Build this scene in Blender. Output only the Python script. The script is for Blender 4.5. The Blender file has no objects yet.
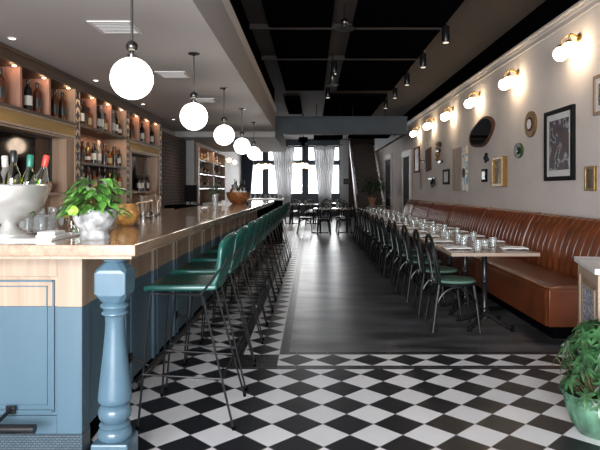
import bpy, math, random
from mathutils import Vector, Matrix
R = random.Random(7)
PI = math.pi
COL = bpy.context.scene.collection
ORD = ['first','second','third','fourth','fifth','sixth','seventh','eighth','ninth','tenth','eleventh','twelfth','thirteenth','fourteenth','fifteenth','sixteenth','seventeenth','eighteenth']

# ------------------------------------------------------------------ materials
def nt(name):
    m = bpy.data.materials.new(name); m.use_nodes = True
    n = m.node_tree; b = n.nodes['Principled BSDF']
    return m, n, b
def setp(b, **k):
    for a, v in k.items():
        key = {'base':'Base Color','rough':'Roughness','metal':'Metallic','ior':'IOR','trans':'Transmission Weight',
               'emc':'Emission Color','ems':'Emission Strength','coat':'Coat Weight','spec':'Specular IOR Level','alpha':'Alpha'}[a]
        if isinstance(v, tuple) and len(v) == 3: v = (*v, 1)
        b.inputs[key].default_value = v
def mat(name, base, rough=.5, var=.12, scale=8, stretch=(1,1,1), bump=0., **k):
    """plain colour with a little procedural mottling"""
    m, n, b = nt(name); setp(b, base=base, rough=rough, **k)
    N, L = n.nodes, n.links
    tc = N.new('ShaderNodeTexCoord'); mp = N.new('ShaderNodeMapping'); no = N.new('ShaderNodeTexNoise')
    mp.inputs['Scale'].default_value = stretch; no.inputs['Scale'].default_value = scale; no.inputs['Detail'].default_value = 4
    L.new(tc.outputs['Object'], mp.inputs[0]); L.new(mp.outputs[0], no.inputs['Vector'])
    if var > 0:
        cr = N.new('ShaderNodeValToRGB'); e = cr.color_ramp.elements
        e[0].position = .3; e[1].position = .7
        e[0].color = (*[c*(1-var) for c in base], 1); e[1].color = (*[min(1, c*(1+var)) for c in base], 1)
        L.new(no.outputs['Fac'], cr.inputs[0]); L.new(cr.outputs[0], b.inputs['Base Color'])
    if bump:
        bp = N.new('ShaderNodeBump'); bp.inputs['Strength'].default_value = bump; bp.inputs['Distance'].default_value = .01
        L.new(no.outputs['Fac'], bp.inputs['Height']); L.new(bp.outputs[0], b.inputs['Normal'])
    return m
def wood(name, c1, c2, rough=.45, scale=3., axis='Z', coat=0):
    m, n, b = nt(name); setp(b, rough=rough, coat=coat)
    N, L = n.nodes, n.links
    tc = N.new('ShaderNodeTexCoord'); mp = N.new('ShaderNodeMapping'); no = N.new('ShaderNodeTexNoise'); cr = N.new('ShaderNodeValToRGB')
    s = {'X':(.6,9,9),'Y':(9,.6,9),'Z':(9,9,.6)}[axis]
    mp.inputs['Scale'].default_value = s; no.inputs['Scale'].default_value = scale; no.inputs['Detail'].default_value = 6; no.inputs['Distortion'].default_value = .6
    L.new(tc.outputs['Object'], mp.inputs[0]); L.new(mp.outputs[0], no.inputs['Vector'])
    e = cr.color_ramp.elements; e[0].position = .32; e[1].position = .68; e[0].color = (*c1,1); e[1].color = (*c2,1)
    L.new(no.outputs['Fac'], cr.inputs[0]); L.new(cr.outputs[0], b.inputs['Base Color'])
    return m
def emis(name, c, s):
    m, n, b = nt(name); setp(b, base=c, rough=.3, emc=c, ems=s); return m
def glass(name, tint=(1,1,1), rough=.02, a=.75, milk=0):
    """thin clear glass: transparent body, fresnel sheen"""
    m, n, b = nt(name); N, L = n.nodes, n.links
    N.remove(b)
    g = N.new('ShaderNodeBsdfGlossy'); g.inputs['Roughness'].default_value = max(rough, .04)
    t = N.new('ShaderNodeBsdfTransparent'); t.inputs[0].default_value = (*tint,1)
    lw = N.new('ShaderNodeLayerWeight'); lw.inputs[0].default_value = .25 + (1-a)*.5
    mp = N.new('ShaderNodeMath'); mp.operation = 'MULTIPLY_ADD'; mp.inputs[1].default_value = .8; mp.inputs[2].default_value = .04 + (1-a)*.12
    L.new(lw.outputs['Facing'], mp.inputs[0])
    mx = N.new('ShaderNodeMixShader'); L.new(mp.outputs[0], mx.inputs[0])
    L.new(t.outputs[0], mx.inputs[1]); L.new(g.outputs[0], mx.inputs[2]); 
    if milk:
        df = N.new('ShaderNodeBsdfDiffuse'); df.inputs[0].default_value = (.85,.87,.87,1); m2 = N.new('ShaderNodeMixShader'); m2.inputs[0].default_value = milk
        L.new(mx.outputs[0], m2.inputs[1]); L.new(df.outputs[0], m2.inputs[2]); mx = m2
    L.new(mx.outputs[0], N['Material Output'].inputs[0])
    return m
D = .2874
def tiles(name, x0, y0):
    m, n, b = nt(name); N, L = n.nodes, n.links
    g = N.new('ShaderNodeNewGeometry'); s = N.new('ShaderNodeSeparateXYZ'); L.new(g.outputs['Position'], s.inputs[0])
    def M(op, a, c=None):
        q = N.new('ShaderNodeMath'); q.operation = op
        for i, v in enumerate((a, c)):
            if v is None: continue
            if isinstance(v, (int, float)): q.inputs[i].default_value = v
            else: L.new(v, q.inputs[i])
        return q.outputs[0]
    x = M('SUBTRACT', s.outputs[0], x0); y = M('SUBTRACT', s.outputs[1], y0)
    u = M('DIVIDE', M('ADD', x, y), D); v = M('DIVIDE', M('SUBTRACT', x, y), D)
    fu, fv = M('FLOOR', u), M('FLOOR', v)
    par = M('FLOORED_MODULO', M('ADD', fu, fv), 2.0)
    du = M('PINGPONG', u, .5); dv = M('PINGPONG', v, .5)
    gr = M('LESS_THAN', M('MINIMUM', du, dv), .008)
    rnd = N.new('ShaderNodeTexWhiteNoise'); rnd.noise_dimensions = '2D'; cb = N.new('ShaderNodeCombineXYZ')
    L.new(fu, cb.inputs[0]); L.new(fv, cb.inputs[1]); L.new(cb.outputs[0], rnd.inputs['Vector'])
    no = N.new('ShaderNodeTexNoise'); no.inputs['Scale'].default_value = 9; no.inputs['Detail'].default_value = 6; L.new(g.outputs['Position'], no.inputs['Vector'])
    def ramp(c1, c2, src):
        r = N.new('ShaderNodeValToRGB'); r.color_ramp.elements[0].color = (*c1,1); r.color_ramp.elements[1].color = (*c2,1); L.new(src, r.inputs[0]); return r.outputs[0]
    mixf = M('ADD', M('MULTIPLY', rnd.outputs[0], .5), M('MULTIPLY', no.outputs[0], .5))
    W = ramp((.68,.68,.70), (.85,.85,.86), mixf); K = ramp((.008,.009,.012), (.022,.023,.028), mixf)
    def mix(f, a, c):
        q = N.new('ShaderNodeMix'); q.data_type = 'RGBA'; L.new(f, q.inputs[0])
        for i, w in ((6, a), (7, c)):
            if isinstance(w, tuple): q.inputs[i].default_value = (*w, 1)
            else: L.new(w, q.inputs[i])
        return q.outputs[2]
    c = mix(gr, mix(par, W, K), (.2,.2,.21))
    L.new(c, b.inputs['Base Color'])
    L.new(ramp((.28,)*3, (.45,)*3, no.outputs[0]), b.inputs['Roughness']); setp(b, spec=.4)
    return m
def brick(name, c1, c2, mortar, bw, bh, ms, coords='Object', rough=.8, rot=(0,0,0), bump=.4, axes=None):
    m, n, b = nt(name); N, L = n.nodes, n.links
    g = N.new('ShaderNodeNewGeometry'); mp = N.new('ShaderNodeMapping'); mp.inputs['Rotation'].default_value = rot
    t = N.new('ShaderNodeTexBrick'); t.inputs['Scale'].default_value = 1; t.inputs['Brick Width'].default_value = bw; t.inputs['Row Height'].default_value = bh; t.inputs['Mortar Size'].default_value = ms
    t.inputs['Color1'].default_value = (*c1,1); t.inputs['Color2'].default_value = (*c2,1); t.inputs['Mortar'].default_value = (*mortar,1)
    if axes:
        sp_ = N.new('ShaderNodeSeparateXYZ'); cb = N.new('ShaderNodeCombineXYZ'); L.new(g.outputs['Position'], sp_.inputs[0])
        for i, c in enumerate(axes): L.new(sp_.outputs['xyz'.index(c)], cb.inputs[i])
        L.new(cb.outputs[0], mp.inputs[0])
    else: L.new(g.outputs['Position'], mp.inputs[0])
    L.new(mp.outputs[0], t.inputs['Vector']); L.new(t.outputs[0], b.inputs['Base Color'])
    setp(b, rough=rough)
    if bump:
        bp = N.new('ShaderNodeBump'); bp.invert = True; bp.inputs['Strength'].default_value = bump; bp.inputs['Distance'].default_value = .01
        L.new(t.outputs['Fac'], bp.inputs['Height']); L.new(bp.outputs[0], b.inputs['Normal'])
    return m
def voron(name, cols, scale, rough=.5, stretch=(1,1,1)):
    m, n, b = nt(name); N, L = n.nodes, n.links
    tc = N.new('ShaderNodeTexCoord'); mp = N.new('ShaderNodeMapping'); mp.inputs['Scale'].default_value = stretch
    no = N.new('ShaderNodeTexNoise'); no.inputs['Scale'].default_value = scale; no.inputs['Detail'].default_value = 3
    cr = N.new('ShaderNodeValToRGB'); cr.color_ramp.interpolation = 'CONSTANT'
    e = cr.color_ramp.elements
    while len(e) < len(cols): e.new(.5)
    for i, c in enumerate(cols): e[i].position = .3 + .4*i/len(cols) if i else 0; e[i].color = (*c,1)
    L.new(tc.outputs['Object'], mp.inputs[0]); L.new(mp.outputs[0], no.inputs['Vector']); L.new(no.outputs['Fac'], cr.inputs[0]); L.new(cr.outputs[0], b.inputs['Base Color'])
    setp(b, rough=rough); return m

m_field = tiles('checker_tile', -.083, 3.944)
m_bandf = tiles('diamond_band_front', -.120, 4.294)
m_bandl = tiles('diamond_band_side', -.4065, 4.58)
m_strip = brick('black_border_tile', (.012,.012,.014), (.022,.022,.025), (.12,.12,.12), .25, .085, .004, rough=.35, bump=0)
m_stripy = brick('black_border_tile_side', (.012,.012,.014), (.022,.022,.025), (.12,.12,.12), .25, .085, .004, rough=.35, bump=0, rot=(0,0,PI/2))
m_conc = mat('polished_dark_concrete', (.078,.079,.084), rough=.3, var=.9, scale=1.3, stretch=(1,2.6,1), bump=0)
m_wall = mat('warm_grey_plaster', (.70,.63,.585), rough=.8, var=.05, scale=2)
m_soff = mat('soffit_paint', (.42,.395,.385), rough=.6, var=.03, scale=1)
m_ceil = mat('dark_taupe_ceiling_paint', (.032,.024,.02), rough=.85, var=.1, scale=2)
m_blackp = mat('flat_black_paint', (.0025,.0025,.0035), rough=1.0, var=.1, spec=0.0)
m_trimw = mat('pale_trim_paint', (.55,.5,.47), rough=.5, var=.04)
m_beam = mat('slate_blue_steel_paint', (.024,.036,.046), rough=.6, var=.15, scale=3)
m_backw = mat('pale_grey_wall_paint', (.4,.42,.42), rough=.7, var=.05)
m_brick = brick('dark_brick', (.09,.045,.035), (.04,.025,.02), (.13,.11,.10), .22, .075, .009, axes='yz')
m_brickx = brick('dark_stair_brick', (.06,.03,.022), (.03,.018,.015), (.07,.055,.05), .22, .075, .009, axes='xz')
m_counter = wood('honey_counter_wood', (.29,.18,.12), (.43,.29,.20), rough=.16, axis='Y', coat=.5)
m_oak = wood('bleached_oak', (.30,.215,.15), (.42,.31,.225), rough=.45, scale=2)
m_oakp = wood('pale_pilaster_oak', (.50,.38,.28), (.60,.47,.36), rough=.5, scale=2)
m_oakd = wood('warm_oak', (.25,.155,.10), (.37,.24,.155), rough=.5, scale=2)
m_oakh = wood('dark_stained_oak', (.055,.033,.02), (.10,.06,.035), rough=.5, scale=2, axis='Y')
m_rose = mat('rosy_wood_panel', (.40,.205,.14), rough=.55, var=.12, scale=3, stretch=(6,6,.6))
m_cane = brick('woven_cane', (.50,.34,.12), (.42,.28,.10), (.25,.15,.05), .03, .015, .003, axes='yz', bump=.3)
m_blue = mat('dusty_blue_paint', (.062,.118,.160), rough=.42, var=.06, scale=2, stretch=(4,4,.5))
m_bluegl = mat('dusty_blue_gloss_paint', (.072,.132,.178), rough=.25, var=.12, scale=6)
m_navy = mat('dark_blue_paint', (.02,.04,.06), rough=.7, var=.1, scale=2, spec=.1)
m_plate = brick('hammered_zinc_plate', (.075,.11,.14), (.055,.085,.11), (.02,.03,.04), .022, .012, .002, axes='xz', rough=.4, bump=.8)
m_iron = mat('black_iron', (.016,.016,.018), rough=.27, var=.15, metal=.4)
m_steel = mat('dark_steel_rod', (.03,.03,.032), rough=.3, var=.1, metal=.7)
m_green = mat('emerald_leather', (.008,.075,.062), rough=.27, var=.12, scale=4)
m_sage = mat('sage_vinyl_seat', (.10,.19,.145), rough=.3, var=.1)
m_leather = mat('cognac_leather', (.135,.033,.010), rough=.31, var=.35, scale=4, bump=.03, spec=.6)
m_ebony = mat('black_bentwood', (.006,.007,.007), rough=.32, var=.1, spec=.35)
m_tabw = wood('walnut_table_top', (.17,.105,.075), (.28,.18,.13), rough=.22, axis='X')
m_tabe = wood('pale_table_edge', (.27,.19,.145), (.36,.27,.21), rough=.4, axis='X')
m_globe = emis('opal_glass_lit', (1,.93,.84), 7.0)
m_globew = emis('warm_opal_glass_lit', (1,.80,.56), 20.0)
m_gsm = emis('small_warm_globe_lit', (1,.72,.45), 5.0)
m_spot = emis('lamp_lens_lit', (1,.85,.65), 6)
m_puck = emis('puck_lens_lit', (1,.7,.4), 8)
m_brass = mat('aged_brass', (.55,.34,.11), rough=.28, var=.15, metal=1)
m_pewter = mat('pewter_metal', (.12,.115,.11), rough=.3, var=.15, metal=1)
m_silver = mat('polished_silver', (.75,.74,.72), rough=.16, var=.08, metal=1)
m_silverb = mat('brushed_silver_bowl', (.62,.61,.58), rough=.26, var=.12, scale=3, metal=.6)
m_copper = mat('hammered_copper', (.62,.30,.13), rough=.3, var=.25, scale=25, metal=.8, bump=.3)
m_mirror = mat('smoked_mirror', (.35,.33,.32), rough=.03, var=0, metal=1)
m_mirrord = mat('dark_antique_mirror', (.075,.052,.035), rough=.06, var=.3, metal=1)
m_pane = glass('window_glass', a=.9)
m_tumb = glass('clear_tumbler_glass', (.95,.97,.97), a=.85, milk=.13, rough=.08)
m_tumb2 = glass('clear_bottle_glass', (.85,.9,.85), a=.5)
m_linen = mat('white_linen', (.76,.75,.73), rough=.8, var=.04)
m_paper = mat('white_paper', (.75,.74,.7), rough=.7, var=.06, scale=30)
m_curt = mat('pale_grey_curtain', (.66,.66,.67), rough=.9, var=.05)
_n = m_curt.node_tree; _t = _n.nodes.new('ShaderNodeBsdfTranslucent'); _t.inputs[0].default_value = (.82,.82,.82,1); _m = _n.nodes.new('ShaderNodeMixShader'); _m.inputs[0].default_value = .35
_n.links.new(_n.nodes['Principled BSDF'].outputs[0], _m.inputs[1]); _n.links.new(_t.outputs[0], _m.inputs[2]); _n.links.new(_m.outputs[0], _n.nodes['Material Output'].inputs[0])
m_curtd = mat('shadowed_slate_curtain', (.10,.13,.17), rough=.9, var=.05)  # blue-grey curtain colour darkened to paint in the shadow lying on it
m_frameblue = mat('dark_window_frame_paint', (.03,.045,.06), rough=.5, var=.05)
m_vent = mat('white_vent_enamel', (.62,.6,.58), rough=.5, var=.03)
m_ventd = mat('vent_shadow_grey', (.08,.08,.08), rough=.6, var=.1)
m_marble = mat('white_marble', (.74,.72,.69), rough=.25, var=.1, scale=5)
m_conc2 = mat('cracked_white_stone', (.33,.33,.325), rough=.7, var=.55, scale=22, bump=.9)
m_leaf = mat('bright_variegated_leaf', (.10,.27,.045), rough=.35, var=.9, scale=18)
m_leafd = mat('glossy_green_leaf', (.032,.095,.034), rough=.28, var=.95, scale=16)
m_leafk = mat('dark_green_leaf', (.02,.07,.02), rough=.4, var=.4)
m_lime = mat('lime_green_leaf', (.30,.50,.06), rough=.45, var=.1)
m_stem = mat('brown_green_stem', (.12,.12,.05), rough=.6, var=.2)
m_soil = mat('potting_soil', (.03,.02,.015), rough=.9, var=.3, scale=40)
m_glaze = mat('green_glazed_ceramic', (.09,.19,.125), rough=.22, var=.65, scale=12, stretch=(1,1,.4))
m_gourd = mat('orange_gourd_skin', (.42,.21,.06), rough=.35, var=.75, scale=22)
m_terra = mat('terracotta', (.36,.18,.11), rough=.7, var=.2)
m_amberl = mat('amber_liquor_glass', (.22,.07,.015), rough=.12, var=.2)
m_darkg = mat('black_wine_glass', (.012,.012,.01), rough=.1, var=.1)
m_brownl = mat('brown_liquor_glass', (.09,.03,.012), rough=.12, var=.2)
m_pale = mat('frosted_clear_liquor_glass', (.24,.24,.22), rough=.12, var=.1)
m_greeng = mat('olive_bottle_glass', (.06,.11,.02), rough=.1, var=.1)
m_brightgr = glass('bright_green_bottle_glass', (.42,.75,.18), a=.7)
m_yell = glass('yellow_wine_bottle_glass', (.62,.55,.12), a=.7)
m_labelw = mat('white_bottle_label', (.62,.6,.55), rough=.6, var=.1, scale=40)
m_labelc = mat('cream_bottle_label', (.5,.38,.2), rough=.6, var=.2, scale=40)
m_labelk = mat('black_foil', (.015,.015,.015), rough=.3, var=.1)
m_foilg = mat('green_foil', (.02,.16,.11), rough=.35, var=.1)
m_foilr = mat('red_wax', (.62,.06,.04), rough=.4, var=.1)
m_foilw = mat('white_foil', (.6,.58,.52), rough=.4, var=.3, scale=60)
m_goldf = mat('gilt_frame', (.29,.17,.055), rough=.4, var=.3, scale=20, metal=.8)
m_blackf = mat('black_lacquer_frame', (.008,.008,.008), rough=.8, var=.1, spec=.15)
m_brownf = mat('carved_brown_wood', (.10,.045,.028), rough=.8, var=.4, scale=15, spec=.1)
m_art1 = voron('dark_red_photo_print', [(.015,.015,.025),(.07,.025,.02),(.03,.03,.06),(.30,.28,.28),(.015,.015,.02)], 8)
m_art2 = voron('small_dark_picture', [(.05,.04,.03),(.14,.10,.06),(.03,.03,.03)], 25)
m_art3 = voron('collage_picture', [(.62,.3,.07),(.5,.42,.3),(.08,.2,.25),(.7,.55,.3)], 7)
m_art4 = voron('gilt_icon_picture', [(.05,.05,.05),(.35,.25,.12),(.12,.1,.09),(.6,.55,.45)], 11)
m_plank = wood('weathered_plank', (.28,.19,.13), (.50,.38,.28), rough=.7, scale=2)
m_inlay = mat('dark_inlay', (.025,.010,.008), rough=.5, var=.1)
m_scr = mat('black_screen', (.005,.005,.007), rough=.8, var=0, spec=.1)
m_tread = wood('dark_stair_wood', (.05,.03,.022), (.10,.07,.05), rough=.6, axis='X')
m_tileb = voron('blue_white_tile', [(.03,.05,.12),(.6,.6,.6),(.05,.08,.18),(.5,.5,.52)], 22)
m_bread = mat('orange_garnish', (.75,.32,.06), rough=.5, var=.2, scale=30)
m_redl = mat('dark_red_liquid', (.10,.012,.008), rough=.15, var=.1)

# ------------------------------------------------------------------ mesh builder
class MB:
    def __init__(s): s.v = []; s.f = []
    def box(s, x0, x1, y0, y1, z0, z1):
        i = len(s.v)
        s.v += [(x,y,z) for x in (x0,x1) for y in (y0,y1) for z in (z0,z1)]
        s.f += [tuple(i+k for k in q) for q in ((0,1,3,2),(4,6,7,5),(0,4,5,1),(2,3,7,6),(0,2,6,4),(1,5,7,3))]
        return s
    def lathe(s, prof, seg=24, c=(0,0,0), fn=None, cap=True):
        i = len(s.v); n = len(prof)
        for r, z in prof:
            for k in range(seg):
                a = 2*PI*k/seg; rr = r if fn is None else r*fn(a, z)
                s.v.append((c[0]+rr*math.cos(a), c[1]+rr*math.sin(a), c[2]+z))
        for j in range(n-1):
            for k in range(seg):
                k2 = (k+1) % seg
                s.f.append((i+j*seg+k, i+j*seg+k2, i+(j+1)*seg+k2, i+(j+1)*seg+k))
        if cap:
            s.f.append(tuple(i+k for k in reversed(range(seg)))); s.f.append(tuple(i+(n-1)*seg+k for k in range(seg)))
        return s
    def sphere(s, c, r, seg=24, sc=(1,1,1)):
        n = seg//2; pr = [(max(1e-4, r*math.sin(PI*k/n))*sc[0], -r*math.cos(PI*k/n)*sc[2]) for k in range(n+1)]
        return s.lathe(pr, seg, c)
    def tube(s, pts, r, seg=8, closed=False, cap=True):
        pts = [Vector(p) for p in pts]; n = len(pts); i = len(s.v)
        rs = r if isinstance(r, (list, tuple)) else [r]*n
        prev = None
        for j, p in enumerate(pts):
            if closed: t = (pts[(j+1) % n] - pts[j-1])
            else: t = pts[min(j+1, n-1)] - pts[max(j-1, 0)]
            t.normalize()
            if prev is None:
                u = t.orthogonal().normalized()
            else:
                u = (prev - t*prev.dot(t)); u = u.normalized() if u.length > 1e-6 else t.orthogonal().normalized()
            prev = u; w = t.cross(u)
            for k in range(seg):
                a = 2*PI*k/seg; q = p + (u*math.cos(a)+w*math.sin(a))*rs[j]; s.v.append(tuple(q))
        m = n if closed else n-1
        for j in range(m):
            for k in range(seg):
                k2 = (k+1) % seg; a = i+j*seg; b = i+((j+1) % n)*seg
                s.f.append((a+k, a+k2, b+k2, b+k))
        if not closed and cap:
            s.f.append(tuple(i+k for k in reversed(range(seg)))); s.f.append(tuple(i+(n-1)*seg+k for k in range(seg)))
        return s
    def cyl(s, p0, p1, r, seg=16): return s.tube([p0, p1], r, seg)
    def prism(s, poly, a0, a1, axis='Y'):
        """poly of 2D points extruded along axis"""
        def P(p, a): return {'Y':(p[0],a,p[1]), 'X':(a,p[0],p[1]), 'Z':(p[0],p[1],a)}[axis]
        i = len(s.v); n = len(poly)
        s.v += [P(p,a0) for p in poly] + [P(p,a1) for p in poly]
        s.f += [tuple(range(i,i+n)), tuple(reversed(range(i+n,i+2*n)))]
        for k in range(n): k2 = (k+1) % n; s.f.append((i+k, i+n+k, i+n+k2, i+k2))
        return s
    def grid(s, fn, nu, nv):
        i = len(s.v)
        for a in range(nu+1):
            for b in range(nv+1): s.v.append(tuple(fn(a/nu, b/nv)))
        for a in range(nu):
            for b in range(nv):
                q = i+a*(nv+1)+b; s.f.append((q, q+1, q+nv+2, q+nv+1))
        return s
    def xf(s, mtx, start=0):
        for k in range(start, len(s.v)): s.v[k] = tuple(mtx @ Vector(s.v[k]))
        return s
    def build(s, name, m, parent=None, smooth=False, bevel=0, solid=0, sub=0, seg=2):
        me = bpy.data.meshes.new(name); me.from_pydata(s.v, [], s.f); me.materials.append(m)
        import bmesh
        bm = bmesh.new(); bm.from_mesh(me); bmesh.ops.recalc_face_normals(bm, faces=bm.faces); bm.to_mesh(me); bm.free()
        o = bpy.data.objects.new(name, me); COL.objects.link(o)
        if parent: o.parent = parent
        if smooth:
            for p in me.polygons: p.use_smooth = True
            try: me.set_sharp_from_angle(angle=math.radians(42))
            except Exception: pass
        if solid: q = o.modifiers.new('s','SOLIDIFY'); q.thickness = solid; q.offset = 0
        if bevel: q = o.modifiers.new('b','BEVEL'); q.width = bevel; q.segments = seg; q.limit_method = 'ANGLE'
        if sub: q = o.modifiers.new('u','SUBSURF'); q.levels = q.render_levels = sub
        return o
def tag(o, label, cat, group=None, kind=None):
    o['label'] = label; o['category'] = cat
    if group: o['group'] = group
    if kind: o['kind'] = kind
    return o
def thing(name, loc, label, cat, group=None, rz=0):
    o = bpy.data.objects.new(name, None); COL.objects.link(o); o.location = loc; o.rotation_euler = (0,0,rz); o.empty_display_size = .1
    return tag(o, label, cat, group)
def dup(src, loc, label, rz=None, group=None, sc=None):
    def cp(o, par):
        c = o.copy(); COL.objects.link(c); c.parent = par
        for ch in o.children: cp(ch, c)
        return c
    c = cp(src, None); c.location = loc; c['label'] = label
    if rz is not None: c.rotation_euler = (0,0,rz)
    if group: c['group'] = group
    if sc: c.scale = (sc,)*3 if not isinstance(sc, tuple) else sc
    return c
def struct(name, mb, m, **k):
    o = mb.build(name, m, **k); o['kind'] = 'structure'; return o
def plane(x0, x1, y0, y1, z=0, t=.05): return MB().box(x0, x1, y0, y1, z-t, z)
def lamp(name, typ, loc, power, color, rot=(0,0,0), **k):
    l = bpy.data.lights.new(name, typ); l.energy = power; l.color = color
    for a, v in k.items(): setattr(l, a, v)
    o = bpy.data.objects.new(name, l); COL.objects.link(o); o.location = loc; o.rotation_euler = rot; return o

# ------------------------------------------------------------------ layout constants
H = 1.33; LW, RW = -3.35, 2.95; Y0, Y1 = -3.0, 27.5; CE = 3.71
# ------------------------------------------------------------------ setting
struct('floor', plane(LW, RW, Y0, 4.207), m_field)
struct('floor', plane(LW, -.64, 4.207, Y1), m_field)
struct('floor', plane(-.64, RW, 4.207, 4.293), m_strip)
struct('floor', plane(-.64, -.55, 4.293, Y1), m_stripy)
struct('floor', plane(-.55, -.263, 4.293, 4.58), m_strip)
struct('floor', plane(-.55, -.263, 4.58, Y1), m_bandl)
struct('floor', plane(-.263, RW, 4.293, 4.58), m_bandf)
struct('floor', plane(-.263, -.185, 4.58, Y1), m_stripy)
struct('floor', plane(-.185, RW, 4.58, 4.655), m_strip)
struct('floor', plane(-.185, RW, 4.655, Y1), m_conc)
struct('wall_right', MB().box(RW, RW+.15, Y0, Y1, 0, 3.34), m_wall)
struct('wall_right', MB().box(RW, RW+.15, Y0, Y1, 3.34, CE), m_blackp)
tr = [(RW,3.37),(RW-.05,3.37),(RW-.05,3.345),(RW-.03,3.33),(RW-.02,3.30),(RW-.012,3.29),(RW-.012,3.24),(RW,3.23)]
struct('trim_1', MB().prism(tr, Y0, Y1), m_trimw)
struct('wall_left', MB().box(LW-.15, LW, Y0, Y1, 0, CE), m_soff)
struct('ceiling', MB().box(LW, RW, Y0, Y1, CE, CE+.1), m_ceil)
# soffit over the bar
struct('ceiling', MB().box(LW, -.88, Y0, 13.7, 2.72, 3.2), m_soff)
struct('trim_2', MB().prism([(-.88,3.26),(-.845,3.26),(-.845,3.235),(-.86,3.21),(-.87,3.18),(-.88,3.17)], Y0, 13.7), m_trimw)
struct('wall_left', MB().box(-.98, -.9, Y0, 13.7, 3.2, CE), m_blackp)
struct('ceiling', MB().box(LW, -.9, 13.95, 19.5, 2.6, 3.0), m_soff)
# storefront behind the camera
mb = MB(); mb.box(LW, RW, Y0-.15, Y0, 0, .35); mb.box(LW, RW, Y0-.15, Y0, 3.1, CE)
for x in (LW, -1.3, .8, RW-.12): mb.box(x, x+.12, Y0-.15, Y0, .35, 3.1)
struct('wall_front', mb, m_frameblue)
# back wall with windows
WB = Y1
mb = MB()
def X_(px, d=27.5): return (px-312)*d/570
def Z_(py, d=27.5): return H+(189-py)*d/570
wins = [(247, 263.5), (267.5, 283), (287, 303), (307.5, 323), (327, 340)]
zs = (1.12, 2.49, 2.72, 3.34)
mb.box(LW, RW, WB, WB+.2, 0, zs[0]); mb.box(LW, RW, WB, WB+.2, zs[3], CE)
xs = [LW] + [X_(p) for w in wins for p in w] + [RW]
struct('wall_back', mb, m_frameblue)
mb = MB(); mb2 = MB()
for k in range(0, len(xs), 2):
    (mb2 if k == len(xs)-2 else mb).box(xs[k], xs[k+1], WB, WB+.2, zs[0], zs[3])
struct('wall_back', mb2.box(X_(340), RW, WB-.02, WB-.001, 0, zs[0]).box(X_(340), RW, WB-.02, WB-.001, zs[3], CE), m_backw)
struct('wall_back', mb, m_frameblue)
for i, w in enumerate(wins):
    a, b = X_(w[0]), X_(w[1])
    f = MB().box(a, b, WB+.05, WB+.12, zs[1], zs[2]).box(a, a+.05, WB+.05, WB+.12, zs[0], zs[3]).box(b-.05, b, WB+.05, WB+.12, zs[0], zs[3])
    o = struct('window_%d' % (i+1), f, m_frameblue)
    MB().box(a+.05, b-.05, WB+.08, WB+.085, zs[0], zs[1]).box(a+.05, b-.05, WB+.08, WB+.085, zs[2], zs[3]).build('pane', m_pane, o)
# steel beam crossing the room
struct('trim_3', MB().box(-.88, 2.3, 13.7, 13.95, 2.65, 2.68).box(-.88, 2.3, 13.7, 13.95, 3.05, 3.08).box(-.88, 2.3, 13.78, 13.86, 2.68, 3.05).box(2.2, 2.3, 13.95, 20, 2.65, 3.08), m_beam)
# black ceiling panels
pr = [(-.62,.28),(.58,1.87)]; rows = [(4.0,6.05),(6.2,8.15),(8.3,10.1),(10.25,13.4)]
k = 0
for (a, b) in pr:
    for (c, d) in rows:
        k += 1
        o = struct('ceiling', MB().box(a, b, c, d, CE-.07, CE-.002), m_blackp)
struct('ceiling', MB().box(-.72, -.30, 14.6, 17.6, CE-.07, CE-.002), m_blackp)
struct('ceiling', MB().box(.35, 1.87, 14.2, 18.2, CE-.07, CE-.002), m_blackp)
for y in (6.125, 8.225, 10.175):
    struct('trim_4', MB().box(-.9, 1.95, y-.02, y+.02, CE-.075, CE-.002), m_ceil)
# doors in right wall
for i, (a, b, zt, mm) in enumerate([(16.9,18.3,2.42,m_trimw),(20.9,22.7,2.55,m_frameblue)]):
    o = struct('door_%d' % (i+1), MB().box(RW-.03, RW-.002, a+.08, b-.08, 0, zt-.1), m_navy if i else m_scr)
    MB().box(RW-.06, RW-.0005, a, a+.08, 0, zt-.1).box(RW-.06, RW-.0005, b-.08, b, 0, zt-.1).box(RW-.07, RW-.0005, a-.04, b+.04, zt-.1, zt+.08).build('door_frame', m_trimw, o)
    MB().box(RW-.05, RW-.03, a+.25, b-.25, .2, 1.0).box(RW-.05, RW-.03, a+.25, b-.25, 1.15, zt-.3).build('door_panel', m_scr, o)
    MB().sphere((RW-.09, a+.2, 1.0), .03, 12).cyl((RW-.09, a+.2, 1.0), (RW-.03, a+.2, 1.0), .012).build('door_handle', m_brass, o)
# brick stretch and column at the left
struct('wall_left', MB().box(LW+.001, LW+.06, 11.4, 14.9, 0, 2.6), m_brick)
struct('wall_left', MB().box(LW, X_(194,14.9), 14.9, 15.1, 0, 2.6), m_backw)

# ------------------------------------------------------------------ bar
bar = thing('bar_counter', (-1.4, 2.86, 0), 'long bar with honey wood counter and blue paneled base', 'bar')
def L(mb, o): return mb.xf(Matrix.Translation(-Vector(o.location)))
BX, BY, BE = -1.154, 2.86, 12.1
L(MB().box(-1.72, -.807, 2.60, BE+.1, 1.023, 1.075), bar).build('counter_top', m_counter, bar, bevel=.004)
L(MB().box(-1.70, -.83, 2.62, BE+.08, 1.008, 1.023), bar).build('counter_underside', m_oak, bar)
L(MB().box(-1.70, BX-.012, BY+.015, BE, .738, 1.008).box(-1.28, BX, BY, BY+.1, .738, 1.008).box(-1.70, -1.28, BY, BY+.015, .89, 1.008), bar).build('upper_panel', m_oak, bar, bevel=.003)
L(MB().box(-1.70, BX-.012, BY+.015, BE, .10, .738).box(-1.28, BX, BY, BY+.1, .10, .738).box(-1.70, -1.28, BY, BY+.015, .10, .19), bar).build('lower_panel', m_blue, bar, bevel=.003)
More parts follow.
